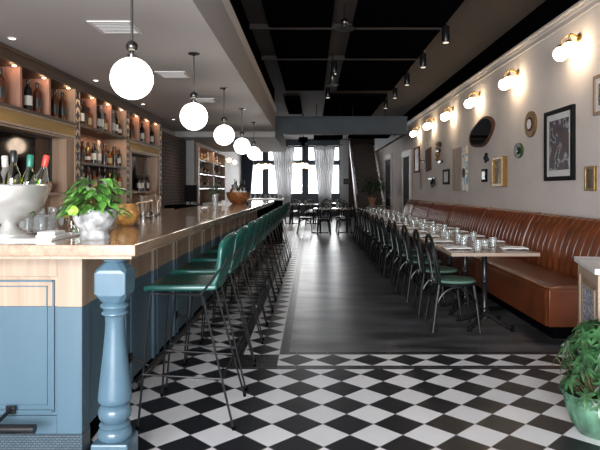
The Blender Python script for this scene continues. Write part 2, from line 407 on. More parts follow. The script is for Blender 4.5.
L(MB().box(-1.70, -1.30, BY+.004, BY+.014, .208, .218).box(-1.306, -1.297, BY+.004, BY+.014, .208, .872).box(-1.70, -1.30, BY+.004, BY+.014, .863, .872).box(-1.70, -1.335, BY+.010, BY+.0155, .238, .243).box(-1.339, -1.334, BY+.010, BY+.0155, .243, .842).box(-1.70, -1.335, BY+.010, BY+.0155, .837, .842), bar).build('panel_molding', m_blue, bar)
L(MB().box(-1.70, BX+.002, BY-.004, BY+.10, 0, .10), bar).build('kick_plate', m_plate, bar)
L(MB().box(-1.69, BX-.02, BY+.10, BE-.02, 0, .10), bar).build('side_kick', m_blackp, bar)
y = 3.52
while y < BE-.2:
    L(MB().box(BX-.012, BX+.006, y, y+.045, .738, 1.008).box(BX-.012, BX+.006, y+.10, y+.145, .738, 1.008), bar).build('upper_batten', m_oak, bar)
    L(MB().box(BX-.012, BX+.006, y, y+.045, .10, .738).box(BX-.012, BX+.006, y+.10, y+.145, .10, .738), bar).build('lower_batten', m_blue, bar)
    y += .62
# foot rails
o = L(MB().cyl((-1.72,2.72,.185), (-1.322,2.72,.185), .022), bar).build('foot_rail', m_iron, bar, smooth=True)
o['label'] = 'short black foot rail on the front face'
L(MB().box(-1.53, -1.485, BY-.014, BY-.003, .205, .245).cyl((-1.507,BY-.014,.225), (-1.53,2.72,.19), .010), bar).build('rail_bracket', m_iron, bar, smooth=True)
L(MB().cyl((-1.03,3.3,.19), (-1.03,BE,.19), .02), bar).build('foot_rail', m_iron, bar, smooth=True)
mb = MB()
y = 3.6
while y < BE-.3:
    mb = MB().box(-1.158, -1.145, y, y+.04, .23, .29).cyl((-1.15,y+.02,.265), (-1.03,y+.02,.205), .008)
    L(mb, bar).build('rail_bracket', m_iron, bar); y += 1.24
# newel post
post = thing('newel_post', (-.933, 2.70, 0), 'turned dusty blue wooden post at the near corner of the bar', 'post')
def octo(w, c):
    h = w/2; return [(-h+c,-h),(h-c,-h),(h,-h+c),(h,h-c),(h-c,h),(-h+c,h),(-h,h-c),(-h,-h+c)]
MB().lathe([(.045,.985),(.05,.99),(.055,1.0),(.045,1.007)], 32).build('collar', m_bluegl, post, smooth=True)
mb = MB(); h = .073
lv = [(.80,.052,0),(.835,.073,.02),(.845,.073,.004),(.94,.073,.004),(.955,.071,.02),(.985,.045,.02)]
mb.v = []; n = 8
for z, hw, c in lv: mb.v += [(p[0], p[1], z) for p in octo(2*hw, c if c else .02)]
for j in range(len(lv)-1):
    for k in range(8): mb.f.append((j*8+k, j*8+(k+1)%8, (j+1)*8+(k+1)%8, (j+1)*8+k))
mb.f += [tuple(range(8)), tuple(range(40,48))]
mb.build('block', m_bluegl, post, bevel=.004)
pf = [(.05,.80),(.066,.785),(.066,.775),(.055,.765),(.052,.757),(.060,.75),(.061,.742),(.05,.735),(.046,.725),(.044,.70),(.046,.66),(.055,.56),(.066,.46),(.073,.40),(.077,.355),(.077,.335),(.070,.325),(.055,.318)]
MB().lathe(pf, 40).build('shaft', m_bluegl, post, smooth=True)
MB().lathe([(.05,.318),(.062,.314),(.074,.295),(.076,.275),(.072,.255),(.058,.24),(.055,.235)], 40).build('bulb', m_bluegl, post, smooth=True)
MB().lathe([(.055,.235),(.066,.23),(.072,.22),(.066,.208),(.074,.198),(.078,.185),(.078,.165),(.07,.155)], 40).build('ring', m_bluegl, post, smooth=True)
MB().prism([(-.085,-.085),(.085,-.085),(.085,.085),(-.085,.085)], 0, .155, 'Z').build('plinth', m_bluegl, post, bevel=.008)

# ------------------------------------------------------------------ bar stools
def stool():
    t = thing('bar_stool', (0,0,0), '', 'bar stool', 'green bar stools along the bar')
    W = .205
    def seat(u, v):
        x = -.255+.42*u; y = (v-.5)*2*W*(1-.12*max(0, .25-u)*4*abs(v-.5)*2)
        z = .775 - .012*math.cos((v-.5)*PI) + (.0 if u > .1 else -.25*(.1-u)**1.3) + .03*max(0, u-.85)
        return (x, y, z)
    MB().grid(seat, 10, 8).build('seat', m_green, t, smooth=True, solid=.034, bevel=.01, sub=1)
    def back(u, v):
        s = u; x = .150+.055*s+.028*math.sin(min(1, s*2.2)*PI/2); z = .785+.29*s**1.1 - .005
        yy = (v-.5)*2; top = max(0, s-.72)/.28
        w = W*(1-.14*top**2); x -= .045*yy*yy*(.3+.7*s); z -= .035*abs(yy)**3*top
        return (x, yy*w, z)
    MB().grid(back, 10, 10).build('backrest', m_green, t, smooth=True, solid=.03, bevel=.008, sub=1)
    for s in (-1, 1):
        MB().tube([(-.262,s*.255,.0),(-.205,s*.20,.735),(-.195,s*.198,.745),(.07,s*.198,.735),(.085,s*.199,.725),(.268,s*.255,.0)], .0065).build('side_frame', m_steel, t, smooth=True)
        MB().tube([(.075,s*.203,.735),(.205,s*.212,.905),(.222,s*.205,.945)], .0065).build('back_support', m_steel, t, smooth=True)
        MB().tube([(-.239,s*.235,.30),(.198,s*.237,.275)], .0055).build('stretcher', m_steel, t, smooth=True)
        MB().cyl((-.264,s*.255,0),(-.262,s*.255,.02),.0095,10).build('foot_glide', m_blackp, t)
        MB().cyl((.268,s*.255,0),(.267,s*.254,.02),.0095,10).build('foot_glide', m_blackp, t)
    MB().tube([(-.239,-.235,.30),(-.239,.235,.30)], .0065).build('footrest', m_steel, t, smooth=True)
    MB().tube([(.198,-.237,.275),(.198,.237,.275)], .0055).build('stretcher', m_steel, t, smooth=True)
    MB().tube([(-.13,-.198,.743),(-.13,.198,.743)], .006).build('seat_rail', m_steel, t)
    MB().tube([(.04,-.198,.737),(.04,.198,.737)], .006).build('seat_rail', m_steel, t)
    return t
st = stool(); st.location = (-.70, 3.40, 0)
st['label'] = 'green leather bar stool with wire legs nearest the camera beside the blue post'
for i in range(1, 14):
    lab = '%s green leather bar stool counting away from the blue post' % ORD[i] if i < 13 else 'farthest green leather bar stool at the far end of the bar'
    dup(st, (-.70, 3.40+.62*i, 0), lab, rz=R.uniform(-.04,.04))

# ------------------------------------------------------------------ banquette
bq = thing('banquette', (2.5, 5.0, 0), 'long cognac leather banquette with channelled back along the right wall', 'banquette')
segs = [5.0,7.1,9.05,11.0,12.95,14.9,16.4]
prof = [(2.63,.44),(2.62,.50),(2.625,.60),(2.65,.72),(2.69,.83),(2.735,.93),(2.775,.99),(2.815,1.022),(2.86,1.032),(2.90,1.02),(2.935,.995),(2.94,.9)]
def pp(u):
    q = u*(len(prof)-1); i = min(int(q), len(prof)-2); t = q-i
    return prof[i][0]*(1-t)+prof[i+1][0]*t, prof[i][1]*(1-t)+prof[i+1][1]*t
for a, b in zip(segs[:-1], segs[1:]):
    n = round((b-a)/.15)
    def g(u, v, a=a, b=b, n=n):
        y = a+.004+(b-a-.008)*u; x, z = pp(v)
        d = .048*abs(math.sin(PI*n*u))**.85
        e = min(u, 1-u)*(b-a); ed = .075*max(0, 1-e/.085)**1.5
        f = max(0, min(1, (.70-v)/.14))
        k = d*f
        return (min(2.945, x - k*(.8 if v < .5 else .4) + ed*.8), y, z + k*(.5 if v > .5 else 0) - ed*(.6 if v > .45 else 0))
    L(MB().grid(g, n*12, 22), bq).build('backrest', m_leather, bq, smooth=True)
    # seat
    def sg(u, v, a=a, b=b):
        y = a+.003+(b-a-.006)*u
        P = [(2.66,.455),(2.4,.475),(2.15,.47),(2.085,.458),(2.06,.43),(2.06,.30),(2.065,.12)]
        q = v*6; i = min(int(q), 5); t = q-i; x = P[i][0]*(1-t)+P[i+1][0]*t; z = P[i][1]*(1-t)+P[i+1][1]*t
        e = min(u, 1-u)*(b-a); rr = .025
        if e < rr: z -= (rr-math.sqrt(max(0, rr*rr-(rr-e)**2)))*(1 if v < .55 else 0); x += (rr-math.sqrt(max(0, rr*rr-(rr-e)**2)))*(1 if v > .55 else 0)
        return (x, y, z)
    L(MB().grid(lambda u, v, s=sg: s((u if .02<u<.98 else u), v), 60, 24), bq).build('seat', m_leather, bq, smooth=True)
L(MB().prism([(2.075,.12),(2.075,.445),(2.63,.445),(2.635,.60),(2.66,.72),(2.71,.85),(2.77,.98),(2.82,1.01),(2.94,1.0),(2.94,.12)], 4.985, 5.012), bq).build('end_panel', m_leather, bq, smooth=True, bevel=.006)
for b in segs[1:-1]:
    L(MB().tube([(x-.012, b, z) for x, z in prof[1:9]], .012, 8), bq).build('seam_piping', m_leather, bq, smooth=True)
L(MB().box(2.14, 2.94, 5.06, 16.38, 0, .12), bq).build('toe_kick', m_blackp, bq)

# ------------------------------------------------------------------ dining tables
def table(wx=.80, wy=.70):
    t = thing('dining_table', (0,0,0), '', 'table', 'dining tables along the banquette')
    MB().box(-wx/2, wx/2, -wy/2+.003, wy/2-.003, .718, .75).build('tabletop', m_tabw, t, bevel=.002)
    MB().box(-wx/2+.001, wx/2-.001, -wy/2+.0005, -wy/2+.003, .719, .749).box(-wx/2-.003, -wx/2, -wy/2+.003, wy/2-.003, .719, .749).build('table_edge', m_tabe, t)
    MB().lathe([(.055,.09),(.05,.11),(.03,.13),(.024,.15),(.022,.17),(.03,.18),(.03,.19),(.026,.20),(.026,.42),(.034,.43),(.034,.445),(.026,.455),(.026,.68),(.04,.70),(.04,.708)], 20).build('column', m_iron, t, smooth=True)
    MB().box(-.16,.16,-.025,.025,.706,.718).box(-.025,.025,-.16,.16,.706,.718).build('top_spider', m_iron, t)
    for k in range(4):
        a = k*PI/2 + PI/4; c, s = math.cos(a), math.sin(a)
        P = [(0.02,.12),(.08,.11),(.16,.065),(.23,.034),(.29,.036)]
        mb = MB().tube([(r*c, r*s, z) for r, z in P], [.032,.027,.021,.019,.024], 10)
        mb.lathe([(.024,.0),(.026,.012),(.012,.018)], 12, (.285*c,.285*s,0))
        mb.build('foot', m_iron, t, smooth=True)
    return t
tb = table(); TN = 15
def tx(i): return 5.17+.35+.70*i
for i in range(TN):
    lab = '%s walnut table counting back along the leather banquette' % ORD[i] if 0 < i < TN-1 else ('walnut topped iron pedestal table nearest the camera by the banquette' if i == 0 else 'farthest walnut table at the end of the leather banquette')
    if i == 0: tb.location = (1.67, tx(0), 0); tb['label'] = lab
    else: dup(tb, (1.67, tx(i), 0), lab)

# ------------------------------------------------------------------ bentwood chairs (facing +X)
def arc(c, r, a0, a1, n, f): return [f(c, r, a0+(a1-a0)*k/n) for k in range(n+1)]
def chair(padm, label, group):
    t = thing('bistro_chair', (0,0,0), label, 'chair', group)
    MB().lathe([(.15,.448),(.195,.452),(.20,.462),(.195,.474),(.16,.482),(.05,.486),(.001,.486)], 28).build('seat', padm, t, smooth=True)
    ring = [(.205*math.cos(a), .205*math.sin(a), .44) for a in [2*PI*k/28 for k in range(28)]]
    MB().tube(ring, .014, 8, closed=True).build('seat_frame', m_ebony, t, smooth=True)
    # back hoop: from floor rear legs up over the top
    for s in (-1, 1):
        MB().tube([(-.24,s*.19,0),(-.205,s*.17,.25),(-.175,s*.155,.44)], .015).build('leg', m_ebony, t, smooth=True)
        MB().tube([(.20,s*.18,0),(.175,s*.155,.25),(.15,s*.14,.43)], [.012,.015,.017]).build('leg', m_ebony, t, smooth=True)
    hoop = [(-.175,-.155,.44),(-.19,-.175,.58),(-.215,-.185,.70)] + [(-.225-.02*math.sin(a), -.185*math.cos(a), .72+.17*math.sin(a)) for a in [PI*k/14 for k in range(1, 14)]] + [(-.215,.185,.70),(-.19,.175,.58),(-.175,.155,.44)]
    MB().tube(hoop, .015).build('back_hoop', m_ebony, t, smooth=True)
    inn = [(-.18,-.085,.44),(-.20,-.10,.58),(-.215,-.105,.68)] + [(-.222-.01*math.sin(a), -.105*math.cos(a), .70+.11*math.sin(a)) for a in [PI*k/10 for k in range(1, 10)]] + [(-.215,.105,.68),(-.20,.10,.58),(-.18,.085,.44)]
    MB().tube(inn, .011).build('inner_hoop', m_ebony, t, smooth=True)
    # arched braces under the seat
    def brace(p, q):
        p, q = Vector(p), Vector(q); pts = []
        for k in range(13):
            a = PI*k/12; m = p.lerp(q, (1-math.cos(a))/2); pts.append((m.x, m.y, .20+.215*math.sin(a)))
        return pts
    B = [(.18,-.16),(.18,.16),(-.205,.172),(-.205,-.172)]
    for k in range(4):
        p, q = B[k], B[(k+1) % 4]
        MB().tube(brace((*p,0),(*q,0)), .008, 6).build('arched_brace', m_ebony, t, smooth=True)
    return t
ch = chair(m_sage, 'black bentwood chair with green seat nearest the camera at the banquette tables', 'bentwood chairs along the banquette tables')
ch.location = (1.36, 5.46, 0)
for i in range(1, 15):
    lab = '%s green-seated bentwood chair counting back along the banquette tables' % ORD[i]
    dup(ch, (1.35+R.uniform(-.02,.02), 5.46+.70*i+R.uniform(-.02,.02), 0), lab, rz=R.uniform(-.06,.06))

# ------------------------------------------------------------------ table settings
def tumbler(h=.095, r=.039):
    t = MB().lathe([(r*.82,0),(r,h),(r*.93,h),(r*.76,.010),(.001,.010)], 16, cap=False)
    t.lathe([(r*.82,0),(.0005,0.0)], 16, cap=False)
    return t
TM = tumbler(); me_t = TM.build('water_glass', m_tumb, smooth=True); tag(me_t, '', 'glass', 'water glasses on the banquette tables')
cup = thing('candle_cup', (0,0,0), '', 'candle holder', 'candle cups on the banquette tables')
MB().lathe([(.026,0),(.036,.02),(.038,.075),(.034,.075),(.031,.02),(.001,.012)], 16, cap=False).build('cup', m_tumb, cup, smooth=True)
MB().lathe([(.029,.03),(.029,.045),(.001,.046)], 14).build('candle', m_linen, cup, smooth=True)
nap = thing('folded_napkin', (0,0,0), '', 'napkin', 'white napkins on the banquette tables')
MB().grid(lambda u, v: ((u-.5)*.17, (v-.5)*.24, .0125+.004*math.sin(7*u+3*v)+.003*math.sin(11*v)), 10, 12).build('cloth', m_linen, nap, smooth=True, solid=.009)
MB().box(-.05,.055,-.085,.08,.0245,.0265).build('menu_card', m_paper, nap)
used = {}
def put(src, loc, label, rz=0, sc=None):
    if src.name not in used:
        used[src.name] = 1; src.location = loc; src.rotation_euler = (0,0,rz); src['label'] = label
        if sc: src.scale = (sc,)*3
        return src
    return dup(src, loc, label, rz, sc=sc)
for i in range(TN):
    y = tx(i); tn = ('the %s walnut table' % ORD[i]) if i else 'the nearest walnut table'
    put(nap, (1.40, y-.02, .75), 'white napkin with card on the aisle side of ' + tn, R.uniform(-.1,.1)+PI/2)
    put(nap, (1.94, y-.04, .75), 'white napkin with card on the bench side of ' + tn, R.uniform(-.15,.15)+PI/2)
    put(me_t, (1.56, y-.17+R.uniform(-.02,.02), .75), 'water glass toward the aisle at the near edge of ' + tn)
    put(me_t, (1.81, y+.17+R.uniform(-.02,.02), .75), 'water glass toward the bench at the far edge of ' + tn)
    put(me_t, (1.52, y+.19, .75), 'water glass toward the aisle at the far edge of ' + tn)
    put(cup, (1.68, y+.02, .75), 'small silver candle cup in the middle of ' + tn)

# ------------------------------------------------------------------ far dining groups
chd = chair(m_ebony, '', 'black chairs around the far dining tables')
tf = thing('square_table', (0,0,0), '', 'table', 'dark tables at the far windows')
MB().box(-.6,.6,-.4,.4,.72,.75).build('tabletop', m_tabw, tf, bevel=.003)
for sx in (-.4,.4):
    MB().cyl((sx,0,.03),(sx,0,.72),.03).box(sx-.25,sx+.25,-.03,.03,0,.03).box(sx-.03,sx+.03,-.25,.25,0,.03).build('pedestal', m_iron, tf)
cl = [((.65,17.2),'the near central far table'),((-.35,21.8),'the table before the curtains'),((.9,23.5),'the rearmost table'),((2.35,19.4),'the table beside the far door')]
fg = me_t
for j, ((x, y), w) in enumerate(cl):
    s = .8 if j == 3 else 1
    if j == 0: tf.location = (x,y,0); tf['label'] = w[4:].replace('table', 'dark table') + ', set with white plates'
    else: dup(tf, (x,y,0), w[4:].replace('table', 'dark table') + ', set with white plates', sc=(s if s==1 else .55,1,1))
    put_l = [(-.3,-.62,PI/2,'chair at left, back to camera,'),(.3,-.62,PI/2,'chair at right, back to camera,'),(-.3,.62,-PI/2,'chair at left facing the camera'),(.3,.62,-PI/2,'chair at right facing the camera'),(-.85,0,0,'chair on the left end')]
    if j == 3: put_l = [(0,-.62,PI/2,'chair, back to camera,')]
    for (dx, dy, rz, l) in put_l:
        lab = 'black bentwood %s at %s' % (l, w)
        if 'chd' not in used: used['chd'] = 1; chd.location = (x+dx,y+dy,0); chd.rotation_euler = (0,0,rz); chd['label'] = lab
        else: dup(chd, (x+dx, y+dy, 0), lab, rz=rz)
plate = thing('dinner_plate', (0,0,0), '', 'plate', 'white plates on the far tables')
MB().lathe([(.08,0),(.13,.012),(.128,.016),(.08,.006),(.001,.006)], 24, cap=False).build('dish', m_linen, plate, smooth=True)
for j, ((x, y), w) in enumerate(cl):
    for dx, nn in ([(-.3,'left'),(.3,'right')] if j < 3 else [(0,'single')]):
        for dy, mm in ((-.22,'near'),(.22,'far')):
            put(plate, (x+dx, y+dy, .75), '%s white plate on the %s side of %s' % (nn, mm, w))
    for dx, nn in ([(-.12,'left'),(.12,'right')] if j < 3 else [(.1,'single')]):
        dup(me_t, (x+dx, y, .75), '%s water glass on %s' % (nn, w), group='water glasses on the far tables', sc=1.5)

# ------------------------------------------------------------------ pendants
def pendant():
    t = thing('globe_pendant', (0,0,0), '', 'pendant lamp', 'globe pendants over the bar')
    g = MB().sphere((0,0,0), .140, 40).build('globe', m_globe, t, smooth=True)
    MB().lathe([(.028,.136),(.03,.160),(.014,.165),(.014,.182)], 20).build('globe_cap', m_pewter, g, smooth=True)
    MB().sphere((0,0,.215), .04, 24).build('ball_joint', m_pewter, t, smooth=True)
    MB().cyl((0,0,.25), (0,0,.638), .0085, 12).build('stem', m_pewter, t, smooth=True)
    MB().lathe([(.06,.648),(.06,.638),(.02,.632),(.012,.62)], 24).build('canopy', m_iron, t, smooth=True)
    return t
pd = pendant()
for i in range(5):
    lab = 'large glowing white globe pendant nearest the camera above the bar' if i == 0 else '%s globe pendant from the camera in the row above the bar' % ORD[i]
    loc = (-1.21, 3.83+2.01*i, 2.072)
    if i == 0: pd.location = loc; pd['label'] = lab
    else: dup(pd, loc, lab)
# ------------------------------------------------------------------ wall sconces
def sconce():
    t = thing('wall_sconce', (0,0,0), '', 'wall lamp', 'double globe sconces on the right wall')
    MB().lathe([(.001,0),(.045,.0),(.05,.012),(.03,.022),(.001,.024)], 20).xf(Matrix.Rotation(-PI/2, 4, 'Y')).build('backplate', m_brass, t, smooth=True)
    for s in (-1, 1):
        MB().tube([(-.02,0,0),(-.07,s*.02,.03),(-.12,s*.05,.035),(-.16,s*.095,.0),(-.165,s*.105,-.05)], .007).build('arm', m_brass, t, smooth=True)
        MB().lathe([(.012,-.045),(.03,-.055),(.034,-.085),(.03,-.09)], 18, (-.165,s*.105,0)).build('lamp_holder', m_brass, t, smooth=True)
        MB().sphere((-.165,s*.105,-.155), .08, 28).build('globe', m_globew, t, smooth=True)
    return t
sc = sconce()
for i in range(6):
    lab = 'brass double globe wall sconce nearest the camera, above the small gilt frame' if i == 0 else '%s double globe wall sconce counting back along the right wall' % ORD[i]
    loc = (RW-.004, 6.27+1.87*i, 2.995)
    if i == 0: sc.location = loc; sc['label'] = lab
    else: dup(sc, loc, lab)
# ------------------------------------------------------------------ recessed downlights, vents
dl = thing('recessed_downlight', (0,0,0), '', 'ceiling light', 'recessed downlights in the soffit')
MB().lathe([(.042,0),(.042,-.006),(.030,-.008),(.030,-.002)], 24, cap=False).build('ring', m_vent, dl, smooth=True)
MB().lathe([(.029,-.001),(.029,-.004),(.001,-.004)], 20).build('lens', m_spot, dl, smooth=True)
for i in range(5):
    lab = '%s recessed downlight from the camera above the back bar' % ORD[i]
    loc = (-2.76, 5.25+2.03*i, 2.719)
    if i == 0: dl.location = loc; dl['label'] = lab
    else: dup(dl, loc, lab)
    lamp('downlight_beam', 'SPOT', (loc[0], loc[1], 2.70), 14, (1,.75,.5), spot_size=1.9, spot_blend=.8, shadow_soft_size=.03)
vt = thing('ceiling_vent', (0,0,0), '', 'air vent', 'square air vents in the soffit')
mb = MB(); mb.box(-.18,.18,-.18,-.15,-.012,0).box(-.18,.18,.15,.18,-.012,0).box(-.18,-.15,-.15,.15,-.012,0).box(.15,.18,-.15,.15,-.012,0); mb.build('frame', m_vent, vt)
MB().box(-.15,.15,-.15,.15,-.003,-.001).build('backing', m_ventd, vt)
mb = MB()
for k in range(6): mb.box(-.15,.15,-.125+.045*k,-.118+.045*k,-.012,-.004)
mb.build('louvre', m_vent, vt)
for i, (x, y) in enumerate([(-1.68,4.88),(-1.68,6.9),(-1.68,8.9)]):
    lab = ['square air vent in the soffit behind the nearest globe pendant','square air vent between the first and second globe pendants','farthest square air vent in the soffit'][i]
    if i == 0: vt.location = (x,y,2.719); vt['label'] = lab
    else: dup(vt, (x,y,2.719), lab)
# black cylinder spots
cs = thing('cylinder_spotlight', (0,0,0), '', 'spotlight', 'black cylinder spots under the ceiling')
MB().lathe([(.03,0),(.03,-.02),(.012,-.025),(.012,-.09)], 16).build('stem', m_iron, cs, smooth=True)
MB().lathe([(.05,-.07),(.055,-.08),(.055,-.29),(.05,-.30),(.046,-.29)], 24).build('housing', m_iron, cs, smooth=True)
MB().lathe([(.04,-.298),(.04,-.304),(.001,-.304)], 18).build('lens', emis('dim_lens', (1,.9,.78), .7), cs, smooth=True)
spots = [(1.9,8.1+1.65*i) for i in range(5)]
for i, (x, y) in enumerate(spots):
    lab = '%s black cylinder spotlight from the camera in the right ceiling row' % ORD[i]
    if i == 0: cs.location = (x,y,CE-.001); cs['label'] = lab
    else: dup(cs, (x,y,CE-.001), lab)
    lamp('spot_beam', 'SPOT', (x, y, CE-.33), 14, (1,.82,.62), spot_size=1.1, spot_blend=.6, shadow_soft_size=.04)
dup(cs, (.40,10.3,CE-.001), 'black cylinder spotlight hanging in the middle of the black ceiling panels')
dup(cs, (.36,13.0,CE-.001), 'far black cylinder spotlight above the blue beam')
dk = thing('disc_pendant', (0,0,0), '', 'ceiling lamp', 'grey dome lamps on the black ceiling')
MB().lathe([(.13,-.02),(.13,-.005),(.05,.01),(.05,.03)], 28).build('disc', m_pewter, dk, smooth=True)
MB().sphere((0,0,.07), .055, 20).build('dome', m_pewter, dk, smooth=True)
MB().cyl((0,0,.10),(0,0,.30),.01,10).build('stem', m_iron, dk)
dk.location = (.42,7.35,CE-.30); dk['label'] = 'grey dome lamp with flat disc nearest the camera on the black ceiling'
dup(dk, (.36,10.05,CE-.52), 'small grey disc lamp hanging lower in the black ceiling', sc=(.8,.8,1.73))

# ------------------------------------------------------------------ back bar
FX = -2.96; BKX = -3.33
bb = thing('back_bar', (-3.1, 4.6, 0), 'oak back bar with shelves, niches, mirrors and patterned pilasters', 'bar shelving')
def Lb(mb): return L(mb, bb)
bays = [(5.2,7.12,'m'),(7.28,9.08,'s'),(9.24,11.06,'m')]
pil = [(5.04,5.2),(7.12,7.28),(9.08,9.24),(11.06,11.22)]
Lb(MB().box(BKX, BKX+.02, 4.7, 11.22, .90, 2.66)).build('back_panel', m_rose, bb)
Lb(MB().box(BKX, FX+.01, 4.7, 11.24, 2.58, 2.715).box(FX+.01,FX+.03,4.7,11.24,2.68,2.715)).build('header', m_oakh, bb, bevel=.004)
for a, b in pil:
    p = Lb(MB().box(BKX+.02, FX-.004, a, b, .90, 2.58)).build('pilaster', m_oakd, bb)
    Lb(MB().box(FX-.004, FX, a+.004, b-.004, .90, 2.58)).build('pale_ground', m_oakp, p)
    mb = MB(); z = .96; k = 0; c = (a+b)/2; w = .055; x0, x1 = FX, FX+.004
    while z < 2.53:
        if k % 3 == 0:
            for s in (-1, 1): mb.prism([(c-s*w,z-.058),(c-s*w+s*.034,z-.058),(c+s*w,z+.058),(c+s*w-s*.034,z+.058)], x0, x1, 'X')
        elif k % 3 == 1: mb.prism([(c,z-.062),(c+w,z),(c,z+.062),(c-w,z)], x0, x1, 'X')
        else: mb.prism([(c-w,z-.05),(c,z-.015),(c+w,z-.05),(c+w,z-.01),(c,z+.05),(c-w,z-.01)], x0, x1, 'X')
        z += .13; k += 1
    p.location = (0,0,0); Lb(mb).build('inlay', m_inlay, p)
    Lb(MB().box(FX, FX+.006, c-.074, c-.068, .92, 2.56).box(FX, FX+.006, c+.068, c+.074, .92, 2.56)).build('inlay_border', m_oakh, p)
SH = {}
for a, b, kind in bays:
    n = 3; w = (b-a)/n
    Lb(MB().box(BKX+.02, FX+.02, a, b, 2.12, 2.155)).build('shelf', m_oakh, bb, bevel=.002)
    for k in range(1, n):
        Lb(MB().box(BKX+.02, FX-.02, a+w*k-.02, a+w*k+.02, 2.155, 2.58)).build('divider', m_rose, bb)
    for k in range(n):
        yy = a+w*(k+.88)
        o = Lb(MB().lathe([(.02,0),(.02,-.008),(.001,-.008)], 14, (FX-.05, yy, 2.579))).build('niche_light', m_puck, bb)
        lamp('niche_glow', 'POINT', (FX-.06, yy-.03, 2.54), .28, (1,.55,.30), shadow_soft_size=.02)
    if kind == 's':
        for z in (1.68, 1.32): Lb(MB().box(BKX+.02, FX, a, b, z-.035, z)).build('shelf', m_oakh, bb, bevel=.002)
        lamp('shelf_glow', 'AREA', (FX-.1, (a+b)/2, 2.10), 4, (1,.65,.38), size=1.6, size_y=.04, shape='RECTANGLE', rot=(0,0,PI/2))
    else:
        Lb(MB().box(BKX+.02, FX+.015, a, b, 2.10, 2.12).box(FX-.02, FX+.012, a, b, 1.96, 1.985).box(BKX+.15, FX-.02, a, b, 1.94, 1.96)).build('valance_frame', m_oak, bb, bevel=.002)
        Lb(MB().box(FX-.02, FX, a+.02, b-.02, 1.985, 2.10)).build('valance', m_cane, bb)
        Lb(MB().box(BKX+.02, FX-.01, b-.22, b, .95, 1.94)).build('side_panel', m_oakd, bb); Lb(MB().box(BKX+.02, FX-.01, a, a+.16, .95, 1.94)).build('side_panel', m_oakd, bb)
        Lb(MB().box(BKX+.02, BKX+.16, a+.16, b-.22, .95, 1.94)).build('mirror_backing', m_oakd, bb)
        mr = Lb(MB().box(BKX+.16, BKX+.17, a+.19, b-.25, 1.32, 1.92)).build('mirror', m_mirrord, bb)
        Lb(MB().box(BKX+.16, BKX+.185, a+.16, a+.19, 1.29, 1.94).box(BKX+.16, BKX+.185, b-.25, b-.22, 1.29, 1.94).box(BKX+.16, BKX+.185, a+.19, b-.25, 1.92, 1.94)).build('mirror_frame', m_iron, mr)
        Lb(MB().box(BKX+.16, FX-.02, a+.16, b-.22, 1.26, 1.29)).build('shelf', m_oakd, bb)
Lb(MB().box(BKX, -2.72, 4.7, 11.24, .90, .95)).build('work_surface', m_counter, bb, bevel=.003)
Lb(MB().box(BKX, -2.78, 4.72, 11.22, 0, .90)).build('cabinet_base', m_oakd, bb)
for k in range(10):
    Lb(MB().box(-2.78, -2.765, 4.76+.645*k, 4.76+.645*k+.6, .12, .86)).build('cabinet_door', m_oakd, bb, bevel=.003)
    kd = [o for o in bb.children if o.name.startswith('cabinet_door')][-1]; Lb(MB().sphere((-2.75, 4.82+.645*k, .6), .014, 10)).build('door_knob', m_brass, kd)
# ------------------------------------------------------------------ bottles
def bottle(bm, cm, lm, kind='wine', label=''):
    t = thing('bottle', (0,0,0), label, 'bottle', 'liquor bottles on the back bar')
    if kind == 'wine': p = [(.03,0),(.037,.006),(.037,.19),(.034,.215),(.016,.245),(.0135,.26),(.0135,.295)]
    elif kind == 'square': p = [(.04,0),(.044,.006),(.044,.15),(.036,.175),(.016,.19),(.014,.20),(.014,.235)]
    elif kind == 'tall': p = [(.028,0),(.032,.006),(.034,.2),(.026,.235),(.014,.26),(.013,.32)]
    else: p = [(.036,0),(.042,.008),(.045,.09),(.04,.14),(.02,.17),(.015,.18),(.014,.215)]
    top = p[-1][1]
    MB().lathe(p, 20).build('glass_body', bm, t, smooth=True)
    MB().lathe([(.0155,top-.035),(.0165,top-.03),(.0165,top+.01),(.012,top+.013)], 14).build('cap', cm, t, smooth=True)
    r = {'wine':.0376,'square':.0446,'tall':.0342}.get(kind, .0458); z0, z1 = {'wine':(.06,.15),'square':(.04,.12),'tall':(.06,.16)}.get(kind, (.05,.10))
    MB().lathe([(r,z0),(r,z1)], 20, cap=False).build('paper_label', lm, t, smooth=True)
    return t
BP = [(bottle(m_darkg, m_labelk, m_labelw, 'wine'), 'black bottle'), (bottle(m_amberl, m_labelk, m_labelc, 'square'), 'amber bottle'),
      (bottle(m_pale, m_foilw, m_labelw, 'tall'), 'tall clear bottle'), (bottle(m_brownl, m_brass, m_labelw, 'round'), 'brown round bottle'),
      (bottle(m_greeng, m_labelk, m_labelc, 'wine'), 'olive green bottle'), (bottle(m_brownl, m_labelk, m_labelk, 'wine'), 'dark brown bottle')]
def bot(k, loc, desc, sc=1., group=None):
    b, nm = BP[k]
    if b.name not in used:
        used[b.name] = 1; b.location = loc; b['label'] = nm + ' ' + desc; b.scale = (sc,)*3; b.rotation_euler = (0,0,R.uniform(-1,1))
        if group: b['group'] = group
        return b
    return dup(b, loc, nm + ' ' + desc, rz=R.uniform(-1,1), sc=sc, group=group)
for z, nm, cnt in ((1.68,'middle shelf',17),(1.32,'lower shelf',17),(.95,'worktop',14)):
    n = cnt
    for k in range(n):
        y = 7.36+(1.64)*k/(n-1)
        bot([5,0,1,3,2,1,4,3,0,5,1,5,2,0,3][(k*7+int(z*10)) % 15], (FX-.09-.05*(k % 2), y+R.uniform(-.012,.012), z), '%s from the left on the %s of the bottle bay' % (ORD[k], nm), sc=R.uniform(.92,1.08) if z > 1 else .95)
        if k % 2 == 0 and z > 1.1:
            bot([5,0,3][(k//2) % 3], (BKX+.10, y+.05, z), '%s from left, back row, %s of the bottle bay' % (ORD[k//2], nm), sc=R.uniform(.98,1.08))
